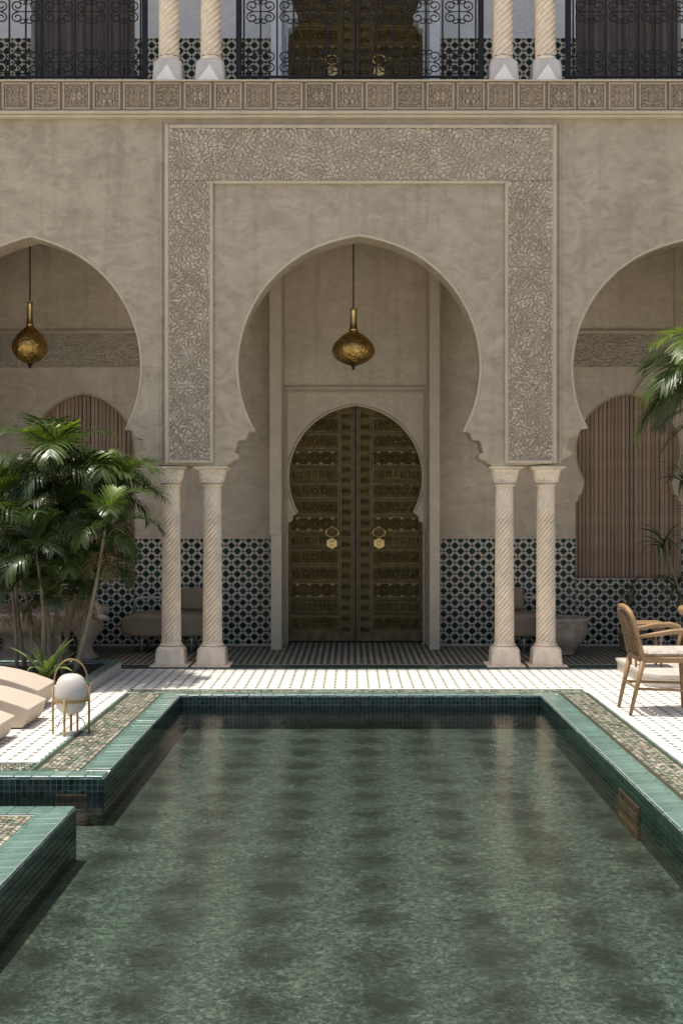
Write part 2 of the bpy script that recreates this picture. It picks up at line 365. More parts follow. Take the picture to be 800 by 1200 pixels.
def fill2d(splines, y0, y1, bev=0.):
    """closed outlines in (x,z), inner ones are holes, extruded from y0 to y1 with a rounded edge -> MB"""
    cu = bpy.data.curves.new('outline', 'CURVE'); cu.dimensions = '2D'; cu.fill_mode = 'BOTH'
    cu.extrude = abs(y1-y0)/2-bev; cu.bevel_depth = bev; cu.offset = -bev; cu.bevel_resolution = 1
    for pts in splines:
        sp = cu.splines.new('POLY'); sp.points.add(len(pts)-1); sp.use_cyclic_u = True
        for q, (x, z) in zip(sp.points, pts): q.co = (x, z, 0, 1)
    ob = bpy.data.objects.new('outline', cu); COL.objects.link(ob)
    dg = bpy.context.evaluated_depsgraph_get(); dg.update()
    me = bpy.data.meshes.new_from_object(ob.evaluated_get(dg))
    mb = MB(); ym = (y0+y1)/2
    mb.add([(v.co.x, ym-v.co.z, v.co.y) for v in me.vertices], [tuple(p.vertices) for p in me.polygons])
    bpy.data.objects.remove(ob); bpy.data.curves.remove(cu); bpy.data.meshes.remove(me)
    return mb
def arch(cx, cz, r, apex, drop, n=26):
    """left cusp -> apex -> right cusp of a pointed horseshoe arch; apex and drop measured from the centre height"""
    e = (apex*apex-r*r)/(2*r); Rr = r+e; a0 = -math.asin(drop/Rr); a1 = math.acos(e/Rr)
    half = []
    for i in range(n+1):
        a = a0+(a1-a0)*i/n; x = -e+Rr*math.cos(a); z = Rr*math.sin(a)
        tip = max(0, (i/n-.88)/.12); z += .012*r*tip*tip
        half.append((x, z))
    return [(cx-x, cz+z) for x, z in half]+[(cx+x, cz+z) for x, z in reversed(half[:-1])]
CORB = [(7,1),(8.5,5),(10,9),(19,11),(20.5,14),(21,18),(23,24),(18.5,26),(17.5,29),(20,33),(26,34.5),(28,37),(35,41)]

# ------------------------------------------------------------------ carved relief
def waves(seed, lam, n=16):
    rg = np.random.RandomState(seed); a = rg.rand(n)*2*np.pi; p = rg.rand(n)*2*np.pi
    k = 2*np.pi/(lam*(.8+.4*rg.rand(n)))
    return k*np.cos(a), k*np.sin(a), p
def field(U, V, W):
    s = np.zeros_like(U)
    for kx, ky, p in zip(*W): s += np.cos(kx*U+ky*V+p)
    return s/np.sqrt(len(W[0])/2)
def carve(U, V, seed, lam=.085, strap=0):
    """scrollwork: pale ribbons parted by deep narrow grooves and drilled pockets, a few straps over them"""
    f = field(U, V, waves(seed, lam, 22)); g_ = field(U, V, waves(seed+5, lam*.8, 18))
    h = np.clip(np.abs(f)*4.6-.75, 0, 1)*np.clip(5.2-np.abs(g_)*3.4, .12, 1)
    h = np.minimum(h, np.clip(np.abs(g_)*7-.5, .35, 1))
    if strap:
        q = np.abs(((U+V)/strap+.5) % 1-.5)*strap; w_ = np.abs(((U-V)/strap+.5) % 1-.5)*strap
        m = np.minimum(q, w_); h = np.maximum(np.clip(2.4-m/.004, 0, 1), h*np.clip(m/.004-2.9, 0, 1))
    return h
def relief(x0, x1, z0, z1, y, depth, seed, step=.0045, axis='v', lam=.078, strap=0):
    nx = max(3, int((x1-x0)/step)); nz = max(3, int((z1-z0)/step))
    X, Z = np.meshgrid(np.linspace(x0, x1, nx), np.linspace(z0, z1, nz))
    U = X-(x0+x1)/2; V = Z-(z0+z1)/2
    h = carve(U, V, seed, lam, strap)
    edge = np.minimum(X-x0, x1-X); h = np.where(edge < .007, 1, h)
    return MB().grid(np.stack([X, y-.003-h*depth, Z], -1))
def frame_bars(mb, x0, x1, z0, z1, wd, y, d, c=.006):
    """picture-frame moulding in front of plane y"""
    mb.cbox(x0, x0+wd, y-d, y-.001, z0, z1, c); mb.cbox(x1-wd, x1, y-d, y-.001, z0, z1, c)
    mb.cbox(x0+wd+.001, x1-wd-.001, y-d+.001, y-.001, z1-wd, z1, c)
    return mb

# ================================================================== GROUND AND POOL
XL, XR, YF, YN = -1.46, 1.615, 10.19, 2.6      # pool sides, far and near end
NY0, NY1 = 6.31, 7.03                          # channel that opens to the left
WZ, BZ = -.095, -.285                          # water level, pool floor
g = MB(); g.box(-300, 300, -300, 300, -.9, -.8); tag(g.build('ground', 'ground'), 'pale ground around the courtyard', kind='structure')
dk = MB(); E = -.006
dk.box(-8, 8, YF, 16, -.8, E); dk.box(-8, XL, NY1, YF, -.8, E); dk.box(-8, XL, -6, NY0, -.8, E); dk.box(-8, -5, NY0, NY1, -.8, E)
dk.box(XR, 8, -6, YF, -.8, E); dk.box(XL, XR, -6, YN, -.8, E)
deck = dk.build('courtyard_floor', 'grout'); tag(deck, 'white tiled courtyard floor with rows of small green inserts', kind='structure')

def octo_floor(rects, pitch, dot, white, greens, jit=.05):
    """octagonal tiles with small square inserts; joined, each tile its own raised piece"""
    tl = MB(); dt = MB(); c = pitch*.5-.0016; k = dot*.72
    oc = [(-c, -c+k), (-c+k, -c), (c-k, -c), (c, -c+k), (c, c-k), (c-k, c), (-c+k, c), (-c, c-k)]
    hd = dot*.62; dm = [(-hd, 0), (0, -hd), (hd, 0), (0, hd)]
    done = set()
    for (x0, x1, y0, y1) in rects:
        for i in range(math.ceil(x0/pitch+.5), math.floor(x1/pitch-.5)+1):
            for j in range(math.ceil(y0/pitch+.5), math.floor(y1/pitch-.5)+1):
                if (i, j) in done: continue
                done.add((i, j)); q = 1+random.uniform(-jit, jit)
                tl.chip(oc, (i*pitch, j*pitch, E), (1,0,0), (0,1,0), (0,0,1), .006+random.uniform(-.0006, .0006), .0025, tuple(min(.86, a*q) for a in white))
                if (i+1)*pitch-pitch*.5 < x1 and (j+1)*pitch-pitch*.5 < y1:
                    gcol = random.choice(greens)
                    dt.chip(dm, ((i+.5)*pitch, (j+.5)*pitch, E), (1,0,0), (0,1,0), (0,0,1), .0065, .0015, gcol)
    return tl, dt
GR = [(.09, .15, .115), (.11, .18, .135), (.07, .12, .09), (.14, .19, .15)]
tl, dt = octo_floor([(-4.4, 4.6, 10.549, 11.96), (-4.4, -1.949, 7.449, 10.56), (2.049, 4.6, 3.4, 10.56)], .1, .031, (.77, .725, .65), GR)
tl.build('floor_tiles', 'floor_tile', deck, kind='stuff'); dt.build('floor_inserts', 'floor_tile', deck, kind='stuff')
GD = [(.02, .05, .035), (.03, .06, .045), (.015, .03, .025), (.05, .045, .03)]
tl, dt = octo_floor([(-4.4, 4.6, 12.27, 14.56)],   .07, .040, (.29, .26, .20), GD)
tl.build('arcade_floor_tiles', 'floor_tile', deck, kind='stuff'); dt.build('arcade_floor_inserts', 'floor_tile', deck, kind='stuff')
st = MB()
for i in range(75):
    x = -4.4+i*.12; st.cbox(x, x+.118, 11.93, 12.24, E-.001, .002, .002)
st.build('threshold_strip', 'green_strip', deck)

pool = MB()
pool.box(XL-3.6, XR+.1, YN-.1, YF+.1, -.79, BZ)
pb = pool.build('pool_basin', 'pool_floor'); tag(pb, 'rectangular pool basin with a green mosaic floor', kind='structure')
wt = MB()                                       # one sheet of water, with the channel to the left
wt.add([(XL, YN, WZ), (XR, YN, WZ), (XR, NY0, WZ), (XL, NY0, WZ)], [(0,1,2,3)])
wt.v += [(XR, NY1, WZ), (XL, NY1, WZ), (XR, YF, WZ), (XL, YF, WZ), (-5, NY0, WZ), (-5, NY1, WZ)]
wt.f += [(3, 2, 4, 5), (5, 4, 6, 7), (8, 3, 5, 9)]; wt.c += [None]*3
tag(wt.build('pool_water', 'water'), 'still green pool water mirroring the arcade', kind='structure')

def wall_tiles(org, ux, un, length, z0, z1, p=.0345):
    mb = MB(); nx = int(length/p); nz = int((z1-z0)/p)+1; h = p/2-.0014
    sq = [(-h, -h), (h, -h), (h, h), (-h, h)]
    for i in range(nx+1):
        for j in range(nz):
            if (i+.5)*p > length: continue
            q = random.uniform(.4, .95); c = random.choice([(.022, .068, .05), (.03, .085, .065), (.014, .045, .035), (.04, .095, .07)])
            tilt = Vector(un)+Vector((random.uniform(-.06, .06), random.uniform(-.06, .06), random.uniform(-.06, .06)))
            o = Vector(org)+Vector(ux)*((i+.5)*p)+Vector((0, 0, z1-(j+.5)*p))
            mb.chip(sq, o, ux, (0, 0, 1), tilt, .0045, .0015, tuple(a*q for a in c))
    return mb
Zt = -.012
for org, ux, un, ln in [((XL, YF, 0), (1,0,0), (0,-1,0), XR-XL), ((XL, NY1, 0), (0,1,0), (1,0,0), YF-NY1),
                        ((XR, YN, 0), (0,1,0), (-1,0,0), YF-YN), ((XL-3, NY1, 0), (1,0,0), (0,-1,0), 3.),
                        ((XL, YN, 0), (0,1,0), (1,0,0), NY0-YN)]:
    wall_tiles(org, ux, un, ln, BZ, Zt).build('wall_tiles', 'pool_tile', pb, kind='stuff')
for x0, x1, y0, y1 in [(XL, XR, YF-.002, YF+.002)]: pass
# raised brown panels on the pool walls below the water line
def wall_panel(name_lab, org, ux, un, wd):
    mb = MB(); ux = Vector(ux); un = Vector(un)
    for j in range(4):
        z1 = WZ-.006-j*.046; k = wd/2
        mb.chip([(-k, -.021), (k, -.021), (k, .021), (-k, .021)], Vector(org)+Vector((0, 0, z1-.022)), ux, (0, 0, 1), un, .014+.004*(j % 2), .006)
    o = mb.build('pool_panel', 'wall_panel', pb); o['label'] = name_lab
wall_panel('brown panel on the channel wall below water', ((-1.742-1.55)/2, NY1, 0), (1,0,0), (0,-1,0), .19)
wall_panel('brown panel on the right pool wall below water', (XR, 6.95, 0), (0,1,0), (-1,0,0), .5)

# glazed coping tiles, one object each
def coping_mesh(name, L, Wd):
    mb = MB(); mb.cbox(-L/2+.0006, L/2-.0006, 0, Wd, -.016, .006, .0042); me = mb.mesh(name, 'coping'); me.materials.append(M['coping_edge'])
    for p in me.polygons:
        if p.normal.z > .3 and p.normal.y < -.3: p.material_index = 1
    return me
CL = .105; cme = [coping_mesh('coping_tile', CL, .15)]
def coping_run(x0, y0, dx, dy, n, rot):
    for i in range(n):
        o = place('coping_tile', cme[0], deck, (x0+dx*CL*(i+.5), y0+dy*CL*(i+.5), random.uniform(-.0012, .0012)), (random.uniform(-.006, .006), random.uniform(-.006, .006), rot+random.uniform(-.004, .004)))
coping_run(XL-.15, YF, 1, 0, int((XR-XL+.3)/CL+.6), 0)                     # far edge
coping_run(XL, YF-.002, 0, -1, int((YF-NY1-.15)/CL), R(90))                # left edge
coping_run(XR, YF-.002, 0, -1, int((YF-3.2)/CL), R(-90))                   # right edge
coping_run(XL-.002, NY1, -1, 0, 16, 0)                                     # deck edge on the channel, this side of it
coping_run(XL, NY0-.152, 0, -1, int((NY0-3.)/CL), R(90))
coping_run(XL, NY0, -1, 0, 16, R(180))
# mosaic strips behind the coping: bars laid in chevrons
def mosaic(x0, x1, y0, y1, along):
    mb = MB(); base = (x0, x1, y0, y1); L, Wd = .040, .0135
    cols = [(.60, .54, .42)]*5+[(.44, .39, .28)]*3+[(.20, .27, .19)]*4+[(.08, .12, .08)]*3+[(.24, .17, .10)]*2
    band = .032; na = int(((y1-y0) if along == 'y' else (x1-x0))/.0185); nb = int(((x1-x0) if along == 'y' else (y1-y0))/band)
    for b in range(nb):
        for a in range(na):
            u = (b+.5)*band; v = (a+.5)*.0185; th = (1 if b % 2 else -1)*R(38)+random.uniform(-.12, .12)
            cx, cyy, ang = (x0+u, y0+v, th) if along == 'y' else (x0+v, y0+u, th+R(90))
            if not (x0+.016 < cx < x1-.016 and y0+.016 < cyy < y1-.016): continue
            k, h = L/2*random.uniform(.8, 1.), Wd/2*random.uniform(.7, 1.1); q = random.uniform(.8, 1.15)
            ca, sa = math.cos(ang), math.sin(ang)
            pol = [(-k, -h*.6), (0, -h), (k, -h*.5), (k, h*.6), (0, h), (-k, h*.5)]
            mb.chip(pol, (cx, cyy, E), (ca, sa, 0), (-sa, ca, 0), (random.uniform(-.05, .05), random.uniform(-.05, .05), 1), .006, .002, tuple(c*q for c in random.choice(cols)))
    gb = MB(); gb.cbox(x0, x1, y0, y1, E-.003, E+.003, .001, (.055, .06, .04))
    gb.build('mosaic_bed', 'mosaic', deck); 
    ed = MB()
    if along == 'y': ed.cbox(x0-.018, x0, y0, y1, E, .002, .002); ed.cbox(x1, x1+.018, y0, y1, E, .002, .002)
    else: ed.cbox(x0, x1, y0-.016, y0, E, .002, .002); ed.cbox(x0, x1, y1, y1+.016, E, .002, .002)
    ed.build('mosaic_border', 'coping', deck)
    mb.build('mosaic_chips', 'mosaic', deck, kind='stuff')
mosaic(1.785, 2.031, 3.4, YF+.15, 'y')
mosaic(-1.931, XL-.17, NY1+.17, YF+.15, 'y')
mosaic(-1.931, 2.031, YF+.17, 10.533, 'x')
mosaic(-4.2, -1.95, NY1+.17, 7.433, 'x')
mosaic(-1.92, XL-.17, 3.4, NY0-.17, 'y')
mosaic(-4.2, -1.94, NY0-.43, NY0-.17, 'x')

# ================================================================== FACADE
YA = 12.0; TH = .36
def fx(x): return PX(x, YA)
def fz(y): return PZ(y, YA)
FC = 420.5
out = [(-5.7, 0), (fx(-111), 0), (fx(-111), fz(546))]
def corbel(cx, cyp, s): return [(fx(cx+s*a), fz(cyp+b*43/43)) for a, b in CORB]
def bay(cx, cyp, r, apex, drop):
    a = arch(fx(cx), fz(cyp), r*YA/FPX, apex*YA/FPX, drop*YA/FPX)
    hw = math.sqrt((r+(apex*apex-r*r)/(2*r))**2-drop*drop)-(apex*apex-r*r)/(2*r)
    return list(reversed(corbel(cx-hw, cyp+drop, -1)))+a+corbel(cx+hw, cyp+drop, 1), hw
bl, hwl = bay(36, 430, 130, 152, 74); bc, hwc = bay(FC, 430, 142.5, 153, 76); br, hwr = bay(804, 432, 134, 150, 70)
out += bl+bc+br
out += [(fx(950), fz(546)), (fx(950), 0), (5.9, 0), (5.9, 5.85), (-5.7, 5.85)]
fac = thing('facade_wall', 'plastered arcade facade with three horseshoe arches and a carved rectangular frame', 'wall', (0, YA, 0))
fill2d([out], YA, YA+TH, .012).build('wall', 'plaster', fac)
# projecting rim that follows each arch edge
def rim(pts, y, r, parent, mat='trim'):
    MB().tube([(x, y, z) for x, z in pts], r, 8).build('arch_rim', mat, parent, smooth=True)
for b_ in (bl, bc, br): rim(b_[len(CORB)-0:len(b_)-len(CORB)], YA+.004, .014, fac)
# carved U-shaped band and its mouldings
fx0, fx1, fi0, fi1 = fx(194), fx(651), fx(250), fx(591)
ft, fm, fb = fz(147), fz(216), fz(543)
mo = MB(); wd = .036
frame_bars(mo, fx0, fx1, fb, ft, wd, YA, .042); mo.build('frame_moulding', 'trim', fac)
mo = MB(); frame_bars(mo, fi0-.03, fi1+.03, fb, fm+.03, .03, YA, .038); mo.build('frame_moulding', 'trim', fac)
mo = MB(); mo.cbox(fx0+wd+.001, fi0-.031, YA-.038, YA-.001, fb, fb+.03, .006); mo.build('frame_moulding', 'trim', fac)
mo = MB(); mo.cbox(fi1+.031, fx1-wd-.001, YA-.038, YA-.001, fb, fb+.03, .006); mo.build('frame_moulding', 'trim', fac)
relief(fx0+wd+.002, fi0-.032, fb+.031, fm+.028, YA, .028, 3, strap=.43).build('carved_band', 'carved', fac, smooth=True)
relief(fi1+.032, fx1-wd-.002, fb+.031, fm+.028, YA, .028, 11, strap=.43).build('carved_band', 'carved', fac, smooth=True)
relief(fx0+wd+.002, fx1-wd-.002, fm+.033, ft-wd-.002, YA, .028, 21, axis='h').build('carved_band', 'carved', fac, smooth=True)
mo = MB(); mo.cbox(fx0-.05, fx0-.028, YA-.014, YA-.001, fb, ft+.03, .004); mo.cbox(fx1+.028, fx1+.05, YA-.014, YA-.001, fb, ft+.03, .004); mo.build('outer_ridge', 'plaster', fac)
# cornice, square carved panels and ledge below the gallery
ZL = fz(97)
mo = MB(); mo.cbox(-5.7, 5.9, YA-.075, YA-.001, fz(140), fz(136.5), .008); mo.cbox(-5.7, 5.9, YA-.095, YA-.001, fz(136.4), fz(132.5), .012); mo.build('cornice', 'trim', fac)
MB().cbox(-5.7, 5.9, YA-.055, YA-.001, fz(132.4), fz(99), .004).build('frieze_backing', 'frieze', fac)
MB().cbox(-5.7, 5.9, YA-.10, YA+TH+.12, fz(98.9), ZL, .006).build('ledge', 'trim', fac)
def frieze_mesh(seed):
    h = .138; b = .136; mb = MB(); y = -.001; d = .034
    for (x0, x1, z0, z1) in ((-h, -h+.022, -b, b), (h-.022, h, -b, b), (-h+.0225, h-.0225, b-.022, b), (-h+.0225, h-.0225, -b, -b+.022)):
        mb.cbox(x0, x1, y-d, y, z0, z1, .005)
    n = 56; X, Z = np.meshgrid(np.linspace(-h+.03, h-.03, n), np.linspace(-b+.03, b-.03, n))
    hh = carve(np.abs(X), np.abs(Z), seed, .08); edge = np.minimum(h-.03-np.abs(X), b-.03-np.abs(Z)); hh = np.where(edge < .006, 1, hh)
    mb.grid(np.stack([X, y-.002-hh*.02, Z], -1))
    return mb.mesh('carved_panel', 'frieze')
fms = [frieze_mesh(s) for s in (31, 37, 43, 52)]
pz = (fz(99)+fz(132.4))/2
for i in range(-13, 14):
    place('carved_panel', fms[(i*3) % 4], fac, (fx(21.5+35.25*(i+11)), -.055, pz))
# gallery floor slab and end walls
sb = MB(); sb.box(-5.7, 5.9, YA+TH+.002, 14.9, 5.2, 5.84); sb.build('gallery_floor_slab', 'plaster_in_lit', fac)
mo = MB(); mo.box(-5.9, -5.702, YA, 14.9, 0, 9.6); mo.box(5.902, 6.1, YA, 14.9, 0, 9.6); mo.box(-5.7, 5.9, 14.905, 15.1, 0, 9.3); mo.build('end_wall', 'plaster_in_lit', fac)
rf = MB(); rf.box(-6.2, 6.4, YA-.11, 15.1, 9.3, 9.6); rf.box(-5.7, 5.9, YA, YA+TH, 8.35, 9.299)  # out of view; eave pushed forward to keep sun off the ledge
o = rf.build('gallery_roof', 'plaster'); tag(o, 'unseen roof and lintel over the upper gallery, eave extended to shade the ledge', 'roof')

# ------------------------------------------------------------------ columns
def column(hshaft, twist, lobes, upper=False):
    """spiral column, base at the origin -> thing with parts (modelled once)"""
    root = bpy.data.objects.new('spiral_column', None); link(root); root.empty_display_size = .1
    MB().cbox(-.195, .195, -.195, .195, -.0545 if upper else 0, -.04 if upper else .018, .005).build('base_slab', 'marble', root)
    pl = MB(); zb, zt, a, b = (-.0395 if upper else .0185), .20, .150, .141
    def oc(h, c, z): return [(-h, -h+c, z), (-h+c, -h, z), (h-c, -h, z), (h, -h+c, z), (h, h-c, z), (h-c, h, z), (-h+c, h, z), (-h, h-c, z)]
    vs = oc(a, .012, zb)+oc(b, .03, zt-.03)+oc(b-.02, .045, zt)
    pl.add(vs, [tuple(reversed(range(8))), tuple(range(16, 24))]+[(k*8+i, k*8+(i+1) % 8, (k+1)*8+(i+1) % 8, (k+1)*8+i) for k in (0, 1) for i in range(8)])
    if upper:                                   # leaf-shaped spurs on the front of the plinth
        for y in (-1,):
            mb_ = MB(); mb_.add([(-.11, y*.168, .02), (.11, y*.168, .02), (.06, y*.162, .045), (.018, y*.158, .10), (0, y*.155, .165), (-.018, y*.158, .10), (-.06, y*.162, .045),
                                 (-.10, y*.14, .02), (.10, y*.14, .02), (0, y*.13, .165)], [(0,1,2,6), (6,2,3,5), (5,3,4), (1,8,9,4,3,2), (7,0,6,5,4,9)])
            mb_.v = [(x*1.05, yy-.012, (zz-.02)*1.15-.035) for x, yy, zz in mb_.v]; mb_.build('spur', 'white_marble', root, bevel=.004)
    pl.build('plinth', 'grey_marble' if upper else 'marble', root, bevel=.006)
    MB().lathe([(.104, .2), (.116, .207), (.118, .216), (.112, .226), (.099, .230), (.105, .236), (.105, .243), (.092, .25)], 40).build('base_ring', 'marble', root, smooth=True)
    z0, z1 = .25, hshaft; n = lobes*10; rows = 72; vs = []; zs = [z0+(z1-z0)*i/rows for i in range(rows+1)]; zlat = z1-.27
    for z in zs:
        f = (z-z0)/(z1-z0); r0 = .112+(.10-.112)*f
        for k in range(n):
            th = 2*math.pi*k/n
            if upper or z < zlat:
                ph = th+twist*z; rr = r0+.0065*(abs(math.cos(lobes*ph/2))**.6*2-1)
            else:
                c1 = math.cos(lobes*(th+twist*z)*.5); c2 = math.cos(lobes*(th-twist*z)*.5); rr = r0+.0055*(max(abs(c1), abs(c2))**2*2-1)
            vs.append((rr*math.cos(th), rr*math.sin(th), z))
    # follow the twist so that each flute stays crisp
    if upper:
        vs = []
        for z in zs:
            f = (z-z0)/(z1-z0); r0 = .098-.010*f
            for k in range(n):
                a_ = 2*math.pi*k/n; th = a_-twist*z; rr = r0+.015*(abs(math.cos(lobes*a_/2))**.8*2-1.2)
                vs.append((rr*math.cos(th), rr*math.sin(th), z))
    else:
        vs = []
        for z in zs:
            f = (z-z0)/(z1-z0); r0 = .093-.009*f; tw = twist*min(z, zlat)
            for k in range(n):
                a_ = 2*math.pi*k/n; th = a_-tw
                if z < zlat: rr = r0-.018+.026*abs(math.cos(lobes*a_/2))**.6
                else:
                    p_ = (z-zlat)*38; rr = r0-.014+.022*max(abs(math.cos(lobes*a_/2+p_)), abs(math.cos(lobes*a_/2-p_)))**2
                vs.append((rr*math.cos(th), rr*math.sin(th), z))
    sh = MB(); sh.add(vs, [(i*n+k, i*n+(k+1) % n, (i+1)*n+(k+1) % n, (i+1)*n+k) for i in range(rows) for k in range(n)])
    sh.build('shaft', 'marble', root, smooth=True)
    c0 = hshaft
    MB().lathe([(.088, c0), (.108, c0+.006), (.112, c0+.014), (.106, c0+.022), (.096, c0+.026), (.10, c0+.03), (.10, c0+.034)], 40).build('neck_ring', 'marble', root, smooth=True)
    ca = MB(); rows2 = 26; n2 = 96; vs = []
    for i in range(rows2+1):
        f = i/rows2; z = c0+.034+.128*f; h = .104+.026*f**1.5
        for k in range(n2):
            th = 2*math.pi*(k+.5)/n2; m_ = max(abs(math.cos(th)), abs(math.sin(th))); sq = 1/m_; rr = h*(sq*.72+.28*1.06)
            rr = h*min(sq, 1.22)
            s_ = (math.atan(math.tan(((th+math.pi/4) % (math.pi/2))-math.pi/4)))*h*1.1
            hh = float(max(abs(math.cos(s_*95+z*75)), abs(math.cos(s_*95-z*75)))**3)
            rr += .016*hh if .06 < f < .94 else .016
            vs.append((rr*math.cos(th), rr*math.sin(th), z))
    ca.add(vs, [(i*n2+k, i*n2+(k+1) % n2, (i+1)*n2+(k+1) % n2, (i+1)*n2+k) for i in range(rows2) for k in range(n2)]+[tuple(range(rows2*n2, (rows2+1)*n2))])
    ca.build('capital', 'marble', root, smooth=True)
    za = c0+.163; ab = MB()
    for h, za0, za1 in ((.15, za, za+.012), (.172, za+.0125, za+.035)): ab.cbox(-h, h, -h, h, za0, za1, .006)
    ab.build('abacus', 'marble', root, bevel=.004)
    return root
HT = fz(546.5)                                   # underside of the piers
c0_ = column(HT-.2, -10.5, 11)
YC = YA+TH/2-.005
low = [(PX(201, YC-.0), 'spiral column under the left pier, the outer one beside the palms'), (PX(249, YC), 'spiral column under the left pier, the one nearer the big door'),
       (PX(590.5, YC), 'spiral column under the right pier, the one nearer the big door'), (PX(639, YC), 'spiral column under the right pier, the outer one beside the stone bowl')]
for i, (x, lab) in enumerate(low):
    o = c0_ if i == 0 else copy_tree(c0_)
    o.location = (x, YC, .004); tag(o, lab, 'column', 'spiral columns carrying the ground-floor piers')
c1_ = column(2.25, -12.5, 8, True)
for i, (x, lab) in enumerate([(199, 'upper gallery spiral column, leftmost of the four'), (248, 'upper gallery spiral column, second from the left'),
                              (588, 'upper gallery spiral column, third from the left'), (638, 'upper gallery spiral column, rightmost of the four')]):
    o = c1_ if i == 0 else copy_tree(c1_)
    o.location = (PX(x, YC), YC-.03, ZL+.055); tag(o, lab, 'column', 'spiral columns of the upper gallery')

# ================================================================== BACK WALLS (ground floor and gallery)
YB = 14.0; DCX = .045                            # side walls, door centre
WINL, WINR = (-3.75, -2.54), (2.62, 3.85)
PL0, PL1 = PX(317, 13.56), PX(330, 13.56); PR0, PR1 = PX(503, 13.56), PX(515.5, 13.56)
def bx_(x): return PX(x, YB)
def win_outline(x0, x1, square=False):
    cx = (x0+x1)/2; hw = (x1-x0)/2; zs, zsp = .79, PZ(572, YB)
    r = hw*1.0; cz = PZ(528, YB); a = arch(cx, cz, r, 2.955-cz, .36)
    l = a[0]; rr = a[-1]
    if square: return [(x0, zs), (x0, 1.4), (x0, 1.8), (x0, 2.2), (x0, 2.6), (x0, 2.95), (cx, 2.95), (x1, 2.95), (x1, 2.6), (x1, 2.2), (x1, 1.8), (x1, 1.4), (x1, zs)]
    return [(x0, zs), (x0, zsp-.16), (x0+.03, zsp-.15), (x0+.035, zsp-.09), (l[0]-.035, zsp-.07)]+a+[(rr[0]+.035, zsp-.07), (x1-.035, zsp-.09), (x1-.03, zsp-.15), (x1, zsp-.16), (x1, zs)]
def dado_tiles(rects, y):
    """diamond and small square glazed pieces on a square grid"""
    mb = MB(); p = .1335; hd = .0455; hs = .0125
    dark = [(.010, .048, .030)]*5+[(.014, .06, .036)]*4+[(.008, .022, .016)]*4+[(.03, .026, .014)]*1+[(.02, .085, .05)]*1
    small = [(.01, .02, .016)]*3+[(.06, .02, .014)]
    for (x0, x1, z0, z1) in rects:
        for i in range(int((x1-x0)/(p/2))+1):
            for j in range(int((z1-z0)/(p/2))+1):
                x = x0+i*p/2; z = z1-.018-j*p/2
                big = (i+j) % 2 == 0; h = hd if big else hs
                if z-h < z0 and z-hs < z0: continue
                lo, hi = max(x0+.003, x-h), min(x1-.003, x+h)
                c = [(lo-x, 0 if lo == x-h else -(h-(x-lo))), (0, -h), (hi-x, 0 if hi == x+h else -(h-(hi-x)))]
                pol = [(-h, 0), (-h*.12, -h*.88), (h*.12, -h*.88), (h, 0), (h*.12, h*.88), (-h*.12, h*.88)] if big else [(-h, -h), (h, -h), (h, h), (-h, h)]
                pol = [(min(max(a, x0+.002-x), x1-.002-x), min(max(b, z0+.002-z), z1-.002-z)) for a, b in pol]
                if x+h < x0+.01 or x-h > x1-.01: continue
                q = random.uniform(.35, .8)
                mb.chip(pol, (x, y, z), (1,0,0), (0,0,1), (random.uniform(-.035, .035), -1, random.uniform(-.035, .035)), .003, .002, tuple(a*q for a in random.choice(dark if big else small)))
    return mb
